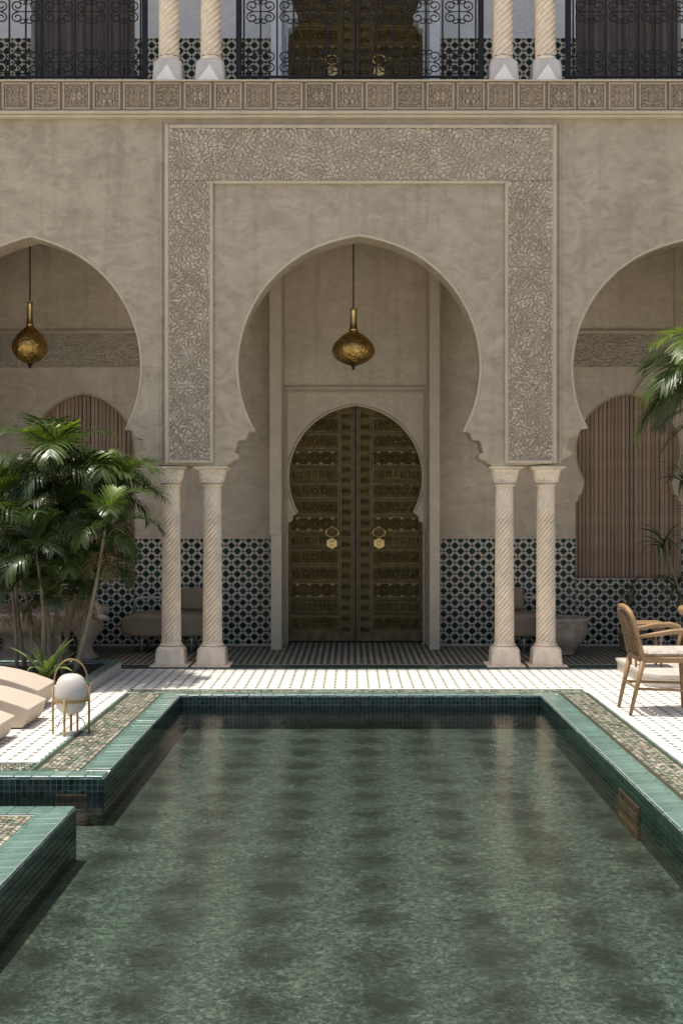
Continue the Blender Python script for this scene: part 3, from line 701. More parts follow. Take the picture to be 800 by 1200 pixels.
def back_wall(z, white):
    lab = 'pale bluish back wall of the upper gallery with tiled dado' if white else 'shaded back wall of the ground arcade with tiled dado and door surround'
    pm = 'plaster_skylit' if white else 'plaster_in_lit'; tm = 'plaster_skylit' if white else 'trim'
    bw = thing('gallery_back_wall' if white else 'arcade_back_wall', lab, 'wall', (0, YB, z))
    def up(mb): mb.v = [(a, b, c+z) for a, b, c in mb.v]; return mb
    top = 5.19 if not white else 3.4
    for (xa, xb, wn) in ((-5.7, PL0, WINL), (PR1, 5.9, WINR)):
        up(fill2d([[(xa, 0), (xb, 0), (xb, top), (xa, top)], win_outline(*wn, white)], YB, YB+.28, .006)).build('wall', pm, bw)
        wo = win_outline(*wn, white); rim_ = MB().tube([(x, YB+.002, c) for x, c in wo[5:-5]], .012, 8); up(rim_).build('arch_rim', tm, bw, smooth=True)
    # central bay: posts, panelled wall with the door opening
    zf = 0
    for i, (a, b) in enumerate(((PL0, PL1), (PR0, PR1))):
        m_ = MB(); m_.cbox(a, b, 13.56, 14.3, zf, top, .008); up(m_).build('post', tm, bw)
    m_ = MB(); m_.cbox(PL0-.012, PL1-.012, 13.535, 13.559, PZ(626, 13.56), top, .006); up(m_).build('post_facing', tm, bw)
    yw = 14.16; cz = PZ(559, yw); s = yw/FPX
    a = arch(DCX, cz, 79*s, 84*s, 42*s); l, rr = a[0], a[-1]
    hw = .83
    stl = [(DCX-hw, 0), (DCX-hw, cz-62*s), (DCX-hw+.03, cz-61*s), (DCX-hw+.03, cz-54*s), (DCX-hw+.075, cz-52*s), (DCX-hw+.085, cz-46*s), (l[0]-.03, cz-44*s)]
    str_ = [(2*DCX-x, q) for x, q in reversed(stl)]
    up(fill2d([[(PL1-.02, 0)]+stl+a+str_+[(PR0+.02, 0), (PR0+.02, top), (PL1-.02, top)]], yw, yw+.3, .008)).build('door_surround', pm, bw)
    up(MB().tube([(x, yw, q) for x, q in a], .016, 8)).build('arch_rim', tm, bw, smooth=True)
    m_ = MB(); m_.cbox(PL1+.002, PR0-.002, yw-.04, yw-.001, PZ(457, yw), PZ(453, yw), .008)
    m_.cbox(PL1+.02, PR0-.02, yw-.018, yw-.001, PZ(460.5, yw), PZ(458.5, yw), .004)
    m_.cbox(PL1+.02, PL1+.04, yw-.018, yw-.001, .0, PZ(460.7, yw), .004); m_.cbox(PR0-.04, PR0-.02, yw-.018, yw-.001, .0, PZ(460.7, yw), .004)
    up(m_).build('panel_moulding', tm, bw)
    # carved frieze over the side bays
    z0, z1 = PZ(429, YB), PZ(392, YB)
    for (xa, xb, sd) in ((-4.3, -1.75, 61), (1.75, 4.4, 67)):
        if not white:
            up(relief(xa, xb, z0, z1, YB-.004, .03, sd, .0065, 'h', lam=.078)).build('carved_band', 'carved', bw, smooth=True)
            m_ = MB(); m_.cbox(xa, xb, YB-.045, YB-.001, z1+.002, z1+.05, .01); m_.cbox(xa, xb, YB-.02, YB-.001, z0-.02, z0-.002, .005); up(m_).build('band_moulding', tm, bw)
    if not white:
        m_ = MB(); m_.cbox(PX(789, YB), 5.6, YB-.06, YB-.001, z1+.06, top, .01); up(m_).build('raised_panel', pm, bw)
    else:
        up(relief(PX(600, YB), PX(622, YB), PZ(38, YB)-z, PZ(38, YB)-z+.9, YB, .012, 77, .009, lam=.1)).build('carved_panel', 'plaster_skylit', bw, smooth=True)
    # dado
    zt = 1.262
    rc = [(-4.3, WINL[0], .02, zt), (WINL[1], PL0-.004, .02, zt), (WINL[0], WINL[1], .02, .785), (PR1+.004, WINR[0], .02, zt), (WINR[0], WINR[1], .02, .785), (WINR[1], 4.4, .02, zt)]
    d = MB()
    for (x0, x1, q0, q1) in rc: d.box(x0, x1, YB-.012, YB-.001, 0, q1)
    do = up(d).build('dado', 'dado_base', bw)
    up(dado_tiles(rc, YB-.0121)).build('zellige_tiles', 'zellige', do, kind='stuff')
    return bw
back_wall(0, False); back_wall(ZL-.02, True)

# ------------------------------------------------------------------ studded double doors
def door_panel_mesh(kind):
    wd, ht = .56, .178; nx, nz = 170, 60
    X, Z = np.meshgrid(np.linspace(-wd/2, wd/2, nx), np.linspace(-ht/2, ht/2, nz))
    per = (.112, .14, .0933)[kind]; u = ((X/per+.5) % 1-.5)*per; az = np.abs(Z)
    if kind == 0:   d = np.maximum(np.abs(u)*.87+az*.5, az*.95)-.050
    elif kind == 1: d = np.sqrt((np.abs(u)*.8)**2+az**2)-.052+.006*np.cos(8*np.arctan2(Z, u+1e-6))
    else:           d = np.maximum(np.abs(u), az*.66)-.036
    h = np.zeros_like(X)
    for lv, wv in ((0, .004), (-.011, .0028), (-.021, .0028), (-.031, .0028), (.010, .003), (.019, .0028)): h = np.maximum(h, np.clip(1.5-np.abs(d-lv)/wv, 0, 1))
    h = np.maximum(h, .9*np.clip(1.4-np.hypot(u, Z)/.012, 0, 1))
    q = np.abs(field(np.abs(u), az, waves(90+kind, .05))); h = np.maximum(h, .6*np.clip(1.3-q*3, 0, 1))
    edge = np.minimum(wd/2-np.abs(X), ht/2-az); h = np.where(edge < .004, .35, h)
    return MB().grid(np.stack([X, -.002-h*.015, Z], -1)).mesh('relief_panel', 'bronze')
DP = [door_panel_mesh(k) for k in range(3)]
def stud_strip(pts, r, name):
    mb = MB()
    for (x, z) in pts:
        n = 6; vs = [(x+r*math.cos(2*math.pi*k/n), 0, z+r*math.sin(2*math.pi*k/n)) for k in range(n)]+[(x+r*.6*math.cos(2*math.pi*k/n), -r*.8, z+r*.6*math.sin(2*math.pi*k/n)) for k in range(n)]
        mb.add(vs, [(k, (k+1) % n, n+(k+1) % n, n+k) for k in range(n)]+[tuple(range(n, 2*n))])
    return mb.mesh(name, 'stud')
rowst = stud_strip([(-.245+i*.0306, 0) for i in range(17)], .0105, 'stud_row')
colst = stud_strip([(0, .06+i*.0306) for i in range(92)], .0085, 'stud_column')
def double_door(z, lab):
    dd = thing('double_door', lab, 'door', (DCX, 14.36, z), group='studded double doors')
    for s in (-1, 1):
        lf = MB(); lf.cbox(min(0, s*.845)+(.004 if s > 0 else 0), max(0, s*.845)-(.004 if s < 0 else 0), 0, .07, .015, 3.2, .006)
        leaf = lf.mesh('leaf', 'bronze_dark'); lo = place('leaf', leaf, dd)
        for r in range(14):
            zc = .235+r*.1985
            place('relief_panel', DP[(r*2+(r//4)) % 3], lo, (s*.485, -.001, zc), (0, 0, 0), (s, 1, 1))
            place('stud_row', rowst, lo, (s*.475, -.001, zc+.099), (0, 0, 0), (s, 1, 1))['kind'] = 'stuff'
        for x in (.036, .19, .775): place('stud_column', colst, lo, (s*x, -.001, 0))['kind'] = 'stuff'
        for j in range(22):
            place('stile_panel', DP[2], lo, (s*.113, -.001, .16+j*.128), (0, 0, 0), (.20, .45, .68))
        k = MB().lathe([(.001, 0), (.05, .0), (.052, .006), (.045, .014), (.02, .018), (.016, .03), (.001, .032)], 6)
        k.v = [(a, -c, b) for a, b, c in k.v]
        kb = place('knocker', k.mesh('knocker', 'brass_plain'), lo, (s*.283, -.016, 1.195), (0, R(30), 0), (1.55, 1, 1.5))
        rg = MB().tube([(.052*math.cos(a), -.018, .052*math.sin(a)) for a in np.linspace(0, 2*math.pi, 25)], .011, 8)
        place('ring', rg.mesh('ring', 'brass_plain'), lo, (s*.283, -.014, 1.325), (0, 0, 0), (1.45, 1.2, 1.05))
        hk = MB().lathe([(.001, 0), (.016, .003), (.012, .02), (.001, .024)], 10, (0, 0, 0)); hk.v = [(a, -c, b) for a, b, c in hk.v]
        place('ring_boss', hk.mesh('ring_boss', 'brass_plain'), lo, (s*.283, -.014, 1.385), (0, 0, 0), (1.3, 1, 1.3))
    bm = MB(); bm.cbox(-.009, .009, -.016, -.0005, .02, 3.2, .004); 
    place('meeting_bar', bm.mesh('meeting_bar', 'door_wood'), dd)
    return dd
double_door(0, 'tall bronze-clad double door with two brass knockers, seen through the central arch on the ground floor')
double_door(ZL-.21, 'dark bronze-clad double door behind the upper gallery railing')

# ------------------------------------------------------------------ slatted shutters and curtains in the side windows
slm = [MB().cbox(-w_/2, w_/2, 0, .035, 0, 2.35, .005).mesh('slat', 'slat') for w_ in (.046, .041, .036)]
def shutter(x0, x1, lab):
    t = thing('slatted_shutter', lab, 'shutter', ((x0+x1)/2, YB+.15, .78), group='slatted shutters')
    x = x0-.03; i = 0
    while x < x1+.03:
        k = random.randrange(3); wv = (.046, .041, .036)[k]
        place('slat', slm[k], t, (x+wv/2-(x0+x1)/2, random.uniform(-.006, .006), 0)); x += wv+random.choice((.004, .006, .010))
    b = MB(); b.box(x0-.05, x1+.05, YB+.19, YB+.21, .7, 3.2); b.build('backing', 'door_wood', t)
shutter(*WINL, 'brown slatted shutter behind the big palms on the left')
shutter(*WINR, 'brown slatted shutter in the arched window on the right')
for x0, x1, lab in ((*WINL, 'grey-brown curtain behind the left railing upstairs'), (*WINR, 'grey-brown curtain behind the right railing upstairs')):
    n = 160; U = np.linspace(0, 1, n); zz = np.array([ZL+.72, ZL+1.5, ZL+3.1])
    fold = .028*np.sin(U*2*np.pi*11+1.5*np.sin(U*9))+.010*np.sin(U*2*np.pi*27)
    P = np.stack([np.tile(x0-.03+(x1-x0+.06)*U, (3, 1)), np.tile(YB+.16+fold, (3, 1)), np.tile(zz[:, None], (1, n))], -1)
    tag(MB().grid(P).build('curtain', 'curtain', smooth=True), lab, 'curtain', 'curtains of the upper gallery')

# ------------------------------------------------------------------ gallery railing
YR = YA+.10
def spiral(cx, cz, r, a0, turns, s):
    p = []
    for i in range(22):
        f = i/21; a = a0+s*turns*2*math.pi*f; q = r*(1-.72*f)
        p.append((cx+q*math.cos(a), 0, cz+q*math.sin(a)))
    return p
sc = MB()
for sx in (-1, 1):
    for sz in (-1, 1):
        c = (sx*.078, sz*.066)
        p = spiral(c[0], c[1], .055, math.atan2(-sz, 0), 1.25, 1)
        p = [(sx*.008, 0, sz*.125), (sx*.03, 0, sz*.135)]
        # C-scroll: curls in at the bar and at the outer end
        arc1 = [(sx*(.040+.036*math.cos(a)*k), 0, sz*(.098+.030*math.sin(a)*k)) for a, k in ((R(250)-i*R(36), 1-.055*i) for i in range(11))]
        arc2 = [(sx*(.085+.062*math.cos(a)*k), 0, sz*(.060+.055*math.sin(a)*k)) for a, k in ((R(-95)+i*R(30), 1-.045*i) for i in range(16))]
        sc.tube(arc1, .0062, 6); sc.tube(arc2, .0068, 6)
sc.tube([(-.082, 0, 0), (.082, 0, 0)], .005, 6)
scme = sc.mesh('scroll', 'iron', True)
barme = MB().tube([(0, 0, 0), (0, 0, 1.0)], .0095, 6).mesh('bar', 'iron', True)
def railing(xa, xb, posts, bars, lab):
    X0, X1 = PX(xa, YR), PX(xb, YR); z0 = ZL+.002; up_ = .055
    t = thing('iron_railing', lab, 'railing', ((X0+X1)/2, YR, z0), group='wrought iron railings of the gallery'); ox = (X0+X1)/2
    for x in posts:
        p = MB(); X = PX(x, YR); p.cbox(X-.027, X+.027, YR-.027, YR+.027, z0, z0+1.12, .004); p.build('post', 'iron', t)
    r = MB(); r.cbox(X0, X1, YR-.012, YR+.012, z0+.026+up_, z0+.05+up_, .004); r.build('bottom_rail', 'iron', t)
    r = MB(); r.cbox(X0, X1, YR-.022, YR+.022, z0+1.03, z0+1.06, .004); r.build('top_rail', 'iron', t)
    for x, scroll in bars:
        X = PX(x, YR)-ox; place('bar', barme, t, (X, 0, .04+up_))
        if scroll:
            for dz in (.245, .755): place('scroll', scme, t, (X, 0, dz))
railing(-120, 170, (170, -120), [(165-19.2*i, i % 2 == 1) for i in range(15)], 'black iron scroll railing left of the left upper columns')
railing(280, 563, (280, 563), [(286+19.35*i, i % 2 == 1) for i in range(15)], 'black iron scroll railing in front of the upper door')
railing(665, 955, (665, 955), [(671+19.2*i, i % 2 == 1) for i in range(15)], 'black iron scroll railing right of the right upper columns')

# ================================================================== HANGING LANTERNS
def lantern(X, Y, zbot, wd, hb, hn, lab):
    """onion-shaped pierced brass lantern on a rod"""
    t = thing('hanging_lantern', lab, 'lantern', (X, Y, zbot), group='brass lanterns hanging in the arches')
    r = wd/2; prof = [(.02*r, 0)]
    for i in range(1, 25):
        f = i/24; q = math.sin(math.pi*f**.82)**.72
        prof.append((max(.16*r, r*q) if f > .5 else r*q, hb*f))
    def dent(rr, z, th): return rr*(1+.012*math.sin(th*24)*math.sin(z*120))
    b = MB().lathe(prof, 96, (X, Y, zbot), dent); b.build('body', 'brass', t, smooth=True)
    z1 = zbot+hb
    MB().lathe([(.20*r, -.004), (.23*r, .006), (.23*r, .02), (.19*r, .03), (.165*r, hn*.4), (.145*r, hn*.9), (.17*r, hn*.95), (.12*r, hn)], 24, (X, Y, z1-.01)).build('neck', 'brass_plain', t, smooth=True)
    MB().lathe([(.002, -.045), (.018, -.03), (.014, -.015), (.03, 0), (.03, .012)], 16, (X, Y, zbot)).build('finial', 'iron', t, smooth=True)
    rr = .17*r; MB().tube([(X+rr*math.cos(a), Y, z1+hn-.012+rr*.8*math.sin(a)) for a in np.linspace(0, 2*math.pi, 21)], .007, 6).build('ring', 'brass_plain', t, smooth=True)
    MB().tube([(X, Y, z1+hn), (X, Y, 5.21)], .008, 8).build('rod', 'iron', t, smooth=True)
YH = 12.95
lantern(PX(414, YH), YH, PZ(429, YH), 50*YH/FPX, 42*YH/FPX, 26*YH/FPX, 'wide brass onion lantern hanging in the central arch')
lantern(PX(35.5, YH), YH, PZ(427, YH), 41*YH/FPX, 46*YH/FPX, 28*YH/FPX, 'brass lantern hanging in the left arch above the palms')

# ================================================================== FURNITURE IN THE ARCADE
def settee(x0, x1, Y, mirror, lab):
    t = thing('settee', lab, 'settee', ((x0+x1)/2, Y, .006), group='settees against the tiled wall')
    n = 40; pts = []
    cx, hx, hz = (x0+x1)/2, (x1-x0)/2, .125
    for i in range(n):
        a = 2*math.pi*i/n; c, s = math.cos(a), math.sin(a)
        pts.append((cx+hx*math.copysign(abs(c)**.35, c), .31+hz*math.copysign(abs(s)**.6, s)))
    fill2d([pts], Y-.3, Y+.3, .03).build('seat', 'upholstery', t, smooth=False)
    s = 1 if not mirror else -1
    a0, a1 = (x0+(x1-x0)*.6, x1-.0) if not mirror else (x0, x0+(x1-x0)*.4)
    MB().cbox(a0, a1, Y+.18, Y+.29, .44, .70, .03).build('backrest', 'upholstery', t)
    e = x0+.06 if not mirror else x1-.06; f = x1 if not mirror else x0
    MB().tube([(e, Y+.26, .3), (e, Y+.26, .54), (e+s*.03, Y+.26, .575), (e+s*.08, Y+.26, .585), (f, Y+.26, .585)], .014, 8).build('rail', 'rail_metal', t, smooth=True)
    for xx in (x0+.22, x1-.22):
        for yy in (Y-.2, Y+.2): MB().tube([(xx, yy, .006), (xx, yy, .24)], .014, 8).build('leg', 'rail_metal', t, smooth=True)
YS = 13.5
settee(PX(147, YS), PX(250, YS), YS, False, 'brown upholstered settee with pale rail behind the left pair of columns')
settee(PX(588, YS), PX(660, YS), YS, True, 'brown upholstered settee behind the right pair of columns')
# carved stone bowl right of the columns
t = thing('stone_bowl', 'carved round stone bowl standing right of the right columns', 'bowl', (PX(659, 13.1), 13.1, .006))
def ribs(r, z, th): return r*(1+.018*abs(math.sin(th*14))) if .12 < z < .36 else r
MB().lathe([(.11, 0), (.13, .01), (.12, .04), (.15, .07), (.23, .16), (.265, .27), (.27, .36), (.275, .37), (.29, .385), (.29, .41), (.25, .41), (.23, .36), (.05, .22)], 84, (PX(659, 13.1), 13.1, .006), ribs).build('bowl', 'stone_dark', t, smooth=True)
# wide stone basin behind the palms
bxx = PX(38, 12.9)
t = thing('stone_basin', 'wide pale stone basin on a foot behind the left palms', 'basin', (bxx, 12.9, .006))
MB().lathe([(.42, 0), (.44, .03), (.40, .06), (.32, .1), (.30, .2), (.45, .27), (.68, .34), (.76, .42), (.78, .47), (.82, .49), (.82, .53), (.76, .53), (.7, .46), (.2, .36)], 72, (bxx, 12.9, .006), lambda r, z, th: r*(1+.012*math.cos(th*18)) if .25 < z < .48 else r).build('basin', 'stone_dark', t, smooth=True)
sx = PX(116, 12.7)
t = thing('stone_urn', 'pale stone urn with curled lip right of the basin', 'urn', (sx, 12.7, .006))
MB().lathe([(.11, 0), (.12, .03), (.07, .08), (.06, .14), (.10, .22), (.155, .32), (.17, .40), (.15, .46), (.185, .50), (.19, .52), (.15, .52), (.1, .45)], 48, (sx-.13, 12.7, .006), lambda r, z, th: r*(1+.03*abs(math.cos(th*6)))).build('bowl', 'stone_dark', t, smooth=True)
MB().tube([(sx-.02, 12.62, .44), (sx+.04, 12.6, .53), (sx-.01, 12.6, .60), (sx-.06, 12.6, .57), (sx-.05, 12.6, .52)], [.05, .045, .035, .028, .02], 10).build('curled_lip', 'stone_dark', t, smooth=True)
MB().tube([(sx-.02, 12.6, .47), (sx+.08, 12.58, .455), (sx+.13, 12.58, .44)], [.045, .034, .018], 10).build('spout', 'stone_dark', t, smooth=True)

# ================================================================== PLANTERS
PHX = -2.27
t = thing('palm_planter', 'low stone planter with teal tiled edge holding the left palms', 'planter', (-3.4, 11.0, 0)); pln = t
pm = MB(); z1 = .092
pm.cbox(PHX-.09, PHX, 10.1, 11.78, 0, z1, .006); pm.cbox(-4.6, PHX-.0905, 11.69, 11.78, 0, z1, .006); pm.cbox(-4.6, PHX-.0905, 10.1, 10.19, 0, z1, .006); pm.cbox(-4.69, -4.6005, 10.1, 11.78, 0, z1, .006)
pm.build('kerb', 'stone', t)
for i in range(14):
    y = 10.1+i*.12
    MB().cbox(PHX-.092, PHX+.006, y+.0012, y+.1188, z1+.0005, z1+.016, .004).build('edge_tile', 'coping', t)
for i in range(19):
    x = PHX-.093-(i+1)*.12
    MB().cbox(x+.0012, x+.1188, 11.688, 11.786, z1+.0005, z1+.016, .004).build('edge_tile', 'coping', t)
n = 26; X, Y = np.meshgrid(np.linspace(-4.6, PHX-.09, n*2), np.linspace(10.19, 11.69, n))
rg = np.random.RandomState(2); Z = .072+.012*rg.rand(n, n*2)+.012*np.sin(X*7)*np.cos(Y*6)
MB().grid(np.stack([X, Y, Z], -1)).build('soil', 'soil', t, smooth=True)
# low stone platform on the right, rounded corner
t = thing('stone_platform', 'low pale stone platform with rounded corner behind the wooden chair', 'platform', (3.6, 11.2, 0))
def plat(g_, z0, z1, nm):
    x0, x1, y0, y1, rr = 2.63-g_, 4.8, 10.6-g_, 11.86+g_, .22
    pts = [(x1, y0), (x1, y1), (x0, y1)]+[(x0+rr-rr*math.cos(a), y0+rr-rr*math.sin(a)) for a in np.linspace(0, math.pi/2, 9)]
    nn = len(pts); mb = MB(); mb.add([(x, y, z0) for x, y in pts]+[(x, y, z1) for x, y in pts], [tuple(range(nn, 2*nn)), tuple(reversed(range(nn)))]+[(i, (i+1) % nn, nn+(i+1) % nn, nn+i) for i in range(nn)])
    mb.build(nm, 'stone', t, bevel=.008)
plat(0, 0, .085, 'base'); plat(.015, .0855, .122, 'top_slab')

# ================================================================== PALMS
def frond_mesh(name, L, nl, leafl, e0, e1, seed, mat, wdt=.02, forward=.9, sag=.2):
    """pinnate frond along +x: arching rib with leaflets on both sides"""
    rnd = random.Random(seed); mb = MB(); m = 18; pts = []; p = Vector((0, 0, 0)); tang = []
    for i in range(m+1):
        f = i/m; e = e0+(e1-e0)*f**1.25; d = Vector((math.cos(e), 0, math.sin(e))); tang.append(d); pts.append(p.copy()); p = p+d*(L/m)
    mb.tube(pts, [.009*(1-.8*i/m) for i in range(m+1)], 5)
    for i in range(nl):
        f = .22+.78*(i+rnd.uniform(-.3, .3))/nl; f = min(max(f, .18), .995); q = f*m; k = min(int(q), m-1); b = pts[k].lerp(pts[k+1], q-k); t = tang[k]
        upv = Vector((-t.z, 0, t.x))
        for s in (-1, 1):
            ll = leafl*(math.sin(math.pi*(.14+.80*f))**.7)*rnd.uniform(.82, 1.12); side = Vector((0, s, 0))
            fw = forward*(.5+.9*f)+rnd.uniform(-.18, .18); lift = .42*(1-f)+rnd.uniform(-.12, .22)
            d = (side+t*fw+upv*lift).normalized(); pos = b.copy(); row = []; seg = 4; wv = wdt*rnd.uniform(.8, 1.2); dr = rnd.uniform(sag, sag*2.1)
            for j in range(seg+1):
                g_ = j/seg; ww = wv*(.35+1.1*math.sin(math.pi*min(1, .12+g_*.82)))*(1-g_*.35)*.6
                nrm = d.cross(upv).normalized() if abs(d.dot(upv)) < .98 else t
                row.append((pos+nrm*ww*.5, pos-nrm*ww*.5)); pos = pos+d*(ll/seg); d = (d+Vector((0, 0, -dr))*(.35+g_)).normalized()
            vs = [v for pr in row for v in pr]
            mb.add(vs, [(2*j, 2*j+1, 2*j+3, 2*j+2) for j in range(seg)])
    return mb.mesh(name, mat, True)
FR = [frond_mesh('frond', (.95, .8, 1.0, .78, .85, .7)[k], 27, .40, R((88, 70, 80, 48, 62, 20)[k]), R((-20, -62, -40, -80, -30, -85)[k]), 100+k, 'leaf', .032, 1.05, (.2, .42, .24, .5, .2, .5)[k]) for k in range(6)]
FRD = [frond_mesh('frond', .7, 20, .34, R(-5-20*k), R(-86), 170+k, 'leaf_dry', .018, .8, .5) for k in range(2)]
FRN = [frond_mesh('frond', .62, 22, .30, R(88), R(38-16*k), 140+k, 'leaf_fresh', .026, 1.3, .12) for k in range(3)]
def palm(base, top, nf, lab, seed, size=1., fresh=2, group='palms in the planter', bend=.25, meshes=None, rad=.018):
    rnd = random.Random(seed); base, top = Vector(base), Vector(top)
    t = thing('palm_tree', lab, 'palm tree', base, group=group)
    pts = []; sidev = Vector((rnd.uniform(-1, 1), rnd.uniform(-1, 1), 0))*bend*.5
    for i in range(15):
        f = i/14; pts.append(base.lerp(top, f)+sidev*math.sin(math.pi*f)+Vector((0, 0, 0)))
    rs = [rad*(1.15-.45*i/14)*(1.12 if i % 2 else .96) for i in range(15)]
    MB().tube(pts, rs, 9).build('trunk', 'trunk', t, smooth=True)
    cr = bpy.data.objects.new('crown', None); link(cr, t); cr.location = top-base; cr.empty_display_size = .05
    a0 = rnd.uniform(0, 6.28); ms = meshes or FR
    for i in range(nf):
        az = a0+i*2.399+rnd.uniform(-.25, .25); s = size*rnd.uniform(.8, 1.12); drop = i/nf
        place('frond', ms[i % len(ms)], cr, (0, 0, -.10*drop), (rnd.uniform(-.25, .25), rnd.uniform(-.05, .55)*drop+.05, az), (s, s, s))
    for i in range(2 if meshes is None else 0):
        s = size*rnd.uniform(.6, .85); d_ = place('frond', FRD[i], cr, (0, 0, -.16), (0, rnd.uniform(0, .3), a0+2.2+i*2.6), (s, s, s)); d_['label'] = 'dry brown hanging frond'
    for i in range(fresh):
        s = size*rnd.uniform(.8, 1.05)
        place('frond', FRN[i % 3], cr, (0, 0, .02), (rnd.uniform(-.2, .2), rnd.uniform(-.15, .2), a0+1+i*2.1), (s, s, s))
    return t
def pp(x, y, D): return (PX(x, D), D, PZ(y, D))
def gp(x, D): return (PX(x, D), D, .08)
palm(gp(55, 11.1), pp(66, 552, 11.1), 11, 'tallest palm with the bright green top in the left planter', 1, .84, 6)
palm(gp(86, 10.8), pp(123, 622, 10.8), 9, 'slender palm leaning right towards the columns', 2, .62, 5, bend=.05)
palm(gp(30, 11.3), pp(24, 590, 11.3), 11, 'palm at the left end of the planter, rear', 3, .8, 1)
palm(gp(78, 11.4), pp(110, 572, 11.4), 12, 'dark palm right of the tallest palm', 4, .8, 1)
palm(gp(48, 10.7), pp(42, 646, 10.7), 10, 'short palm in front of the tallest palm', 5, .66, 2)
palm(gp(36, 10.9), pp(-6, 620, 10.9), 10, 'palm with curved stem leaning left out of the picture', 6, .8, 3, bend=.35)
palm(gp(66, 11.2), pp(86, 610, 11.2), 11, 'palm between the tallest and the leaning palm', 7, .76, 1)
palm(gp(74, 10.9), pp(74, 668, 10.9), 9, 'small young palm in the middle of the planter', 8, .55, 3)
palm(gp(20, 11.0), pp(14, 684, 11.0), 9, 'low palm at the left edge of the picture', 10, .6, 1)
palm(gp(70, 11.5), pp(100, 672, 11.5), 9, 'low dark palm in front of the left shutter', 11, .58, 0)
palm(gp(58, 10.9), pp(56, 700, 10.9), 9, 'lowest palm shoot behind the spiky plant', 12, .5, 1)
palm(gp(92, 11.3), pp(116, 668, 11.3), 8, 'low palm behind the leaning palm stem', 13, .5, 1)
palm(gp(90, 11.45), pp(136, 580, 11.45), 11, 'dark palm at the right end of the planter, rear', 9, .72, 1)
# strap-leaved plant at the planter edge
def strap_leaf(L, wd, e0, e1):
    P = []; p = Vector((0, 0, 0)); m = 8
    for i in range(m+1):
        f = i/m; e = e0+(e1-e0)*f; ww = wd*(.55+.9*math.sin(math.pi*min(1, .1+.55*f)))*(1-f**2.2)*.75+.001
        P.append([(p.x, -ww, p.z+ww*.35), (p.x, 0, p.z), (p.x, ww, p.z+ww*.35)]); p = p+Vector((math.cos(e), 0, math.sin(e)))*(L/m)
    return MB().grid(np.array(P)).mesh('leaf', 'leaf_agave', True)
SLM = [strap_leaf(.36, .024, R(80-10*k), R(40-22*k)) for k in range(4)]
def strap_plant(loc, n, lab, s=1.25, ms=None):
    t = thing('strap_plant', lab, 'plant', loc); ms = ms or SLM
    for i in range(n):
        k = i % 4; q = s*random.uniform(.8, 1.15)
        place('leaf', ms[k], t, (0, 0, 0), (random.uniform(-.2, .2), random.uniform(-.2, .25), i*2.399), (q, q, q))
    return t
strap_plant((PX(55, 10.35), 10.35, .085), 22, 'spiky light green strap-leaved plant at the front of the planter')
# tall palm on the right, its fronds reach into the picture
FRB = [frond_mesh('frond', (.95, 1.0, .9, 1.0)[k], 34, .40, R((50, 30, 8, -10)[k]), R((-25, -40, -50, -60)[k]), 200+k, 'leaf_fresh' if k == 1 else 'leaf', .022, 1.5, .2) for k in range(4)]
palm((3.62, 11.2, .12), (3.44, 11.2, 3.12), 28, 'taller palm on the right, its upper frond clump beside the carved band', 24, 1.0, 3, group=None, meshes=FRB, rad=.06)
palm((3.75, 10.95, .12), (3.47, 10.95, 2.56), 22, 'shorter palm on the right, its lower frond clump above the armchair', 33, .72, 2, group=None, meshes=FRB, rad=.05)
# shade plants by the right wall
SLD = []
for k in range(4):
    me = strap_leaf(.34, .017, R(72-14*k), R(5-35*k)); me.materials[0] = M['leaf_dark']; SLD.append(me)
def potted(x, D, ytop, lab, stems, potr=.13, poth=.24, s=1.):
    X = PX(x, D); t = thing('potted_plant', lab, 'plant', (X, D, .006))
    MB().lathe([(potr*.7, 0), (potr*.75, .01), (potr*.95, poth*.8), (potr*1.08, poth*.85), (potr*1.08, poth), (potr*.9, poth), (potr*.85, poth*.85), (.01, poth*.85)], 28, (X, D, .006)).build('pot', 'pot', t, smooth=True)
    for (dx, dy, h) in stems:
        MB().tube([(X, D, poth*.8), (X+dx*.4, D+dy*.4, poth+(h-poth)*.5), (X+dx, D+dy, h)], [.016, .013, .01], 7).build('stem', 'trunk', t, smooth=True)
        for i in range(16):
            q = s*random.uniform(.8, 1.15); place('leaf', SLD[i % 4], t, (dx, dy, h-.006-.006*i), (random.uniform(-.3, .3), random.uniform(-.2, .5), i*2.399), (q, q, q))
potted(737, 13.4, 660, 'dark potted plant standing under the right shutter', [(0, 0, .62), (.03, 0, .78), (-.04, 0, .5)], s=.62)
potted(806, 12.9, 600, 'tall dark dracaena in a pot at the right edge', [(-.27, 0, 1.25), (-.06, 0, 1.95), (.12, 0, 1.5), (-.1, .1, .8)], s=1.05)
# ================================================================== LOUNGERS AND LAMP
def lounger(xe, y0, y1, h0, hc, lab):
    """wave-shaped lounger seen from its foot end, which is at xe"""
    top = [(0, h0), (-.08, h0+(hc-h0)*.24), (-.18, h0+(hc-h0)*.5), (-.30, h0+(hc-h0)*.76), (-.42, h0+(hc-h0)*.93), (-.54, hc), (-.66, hc*.98), (-.85, hc*.86), (-1.05, hc*.76), (-1.25, hc*.85), (-1.45, hc*1.25), (-1.68, hc*1.9), (-1.76, hc*2.1)]
    bot = [(-1.80, hc*2.0), (-1.62, hc*1.35), (-1.45, hc*.55), (-1.3, .02), (-.25, .012), (-.05, .012), (-.035, .03)]
    pts = [(xe+a, b) for a, b in top+bot]
    o = fill2d([pts], y0, y1, .008); t = thing('sun_lounger', lab, 'sun lounger', (xe-.9, (y0+y1)/2, 0), group='wave-shaped loungers on the left')
    me = o.build('shell', 'lounger', t); smooth_by_angle(me.data, 22)
lounger(-2.44, 9.32, 9.86, .17, .30, 'beige wave-shaped lounger, farthest of the three, beside the planter')
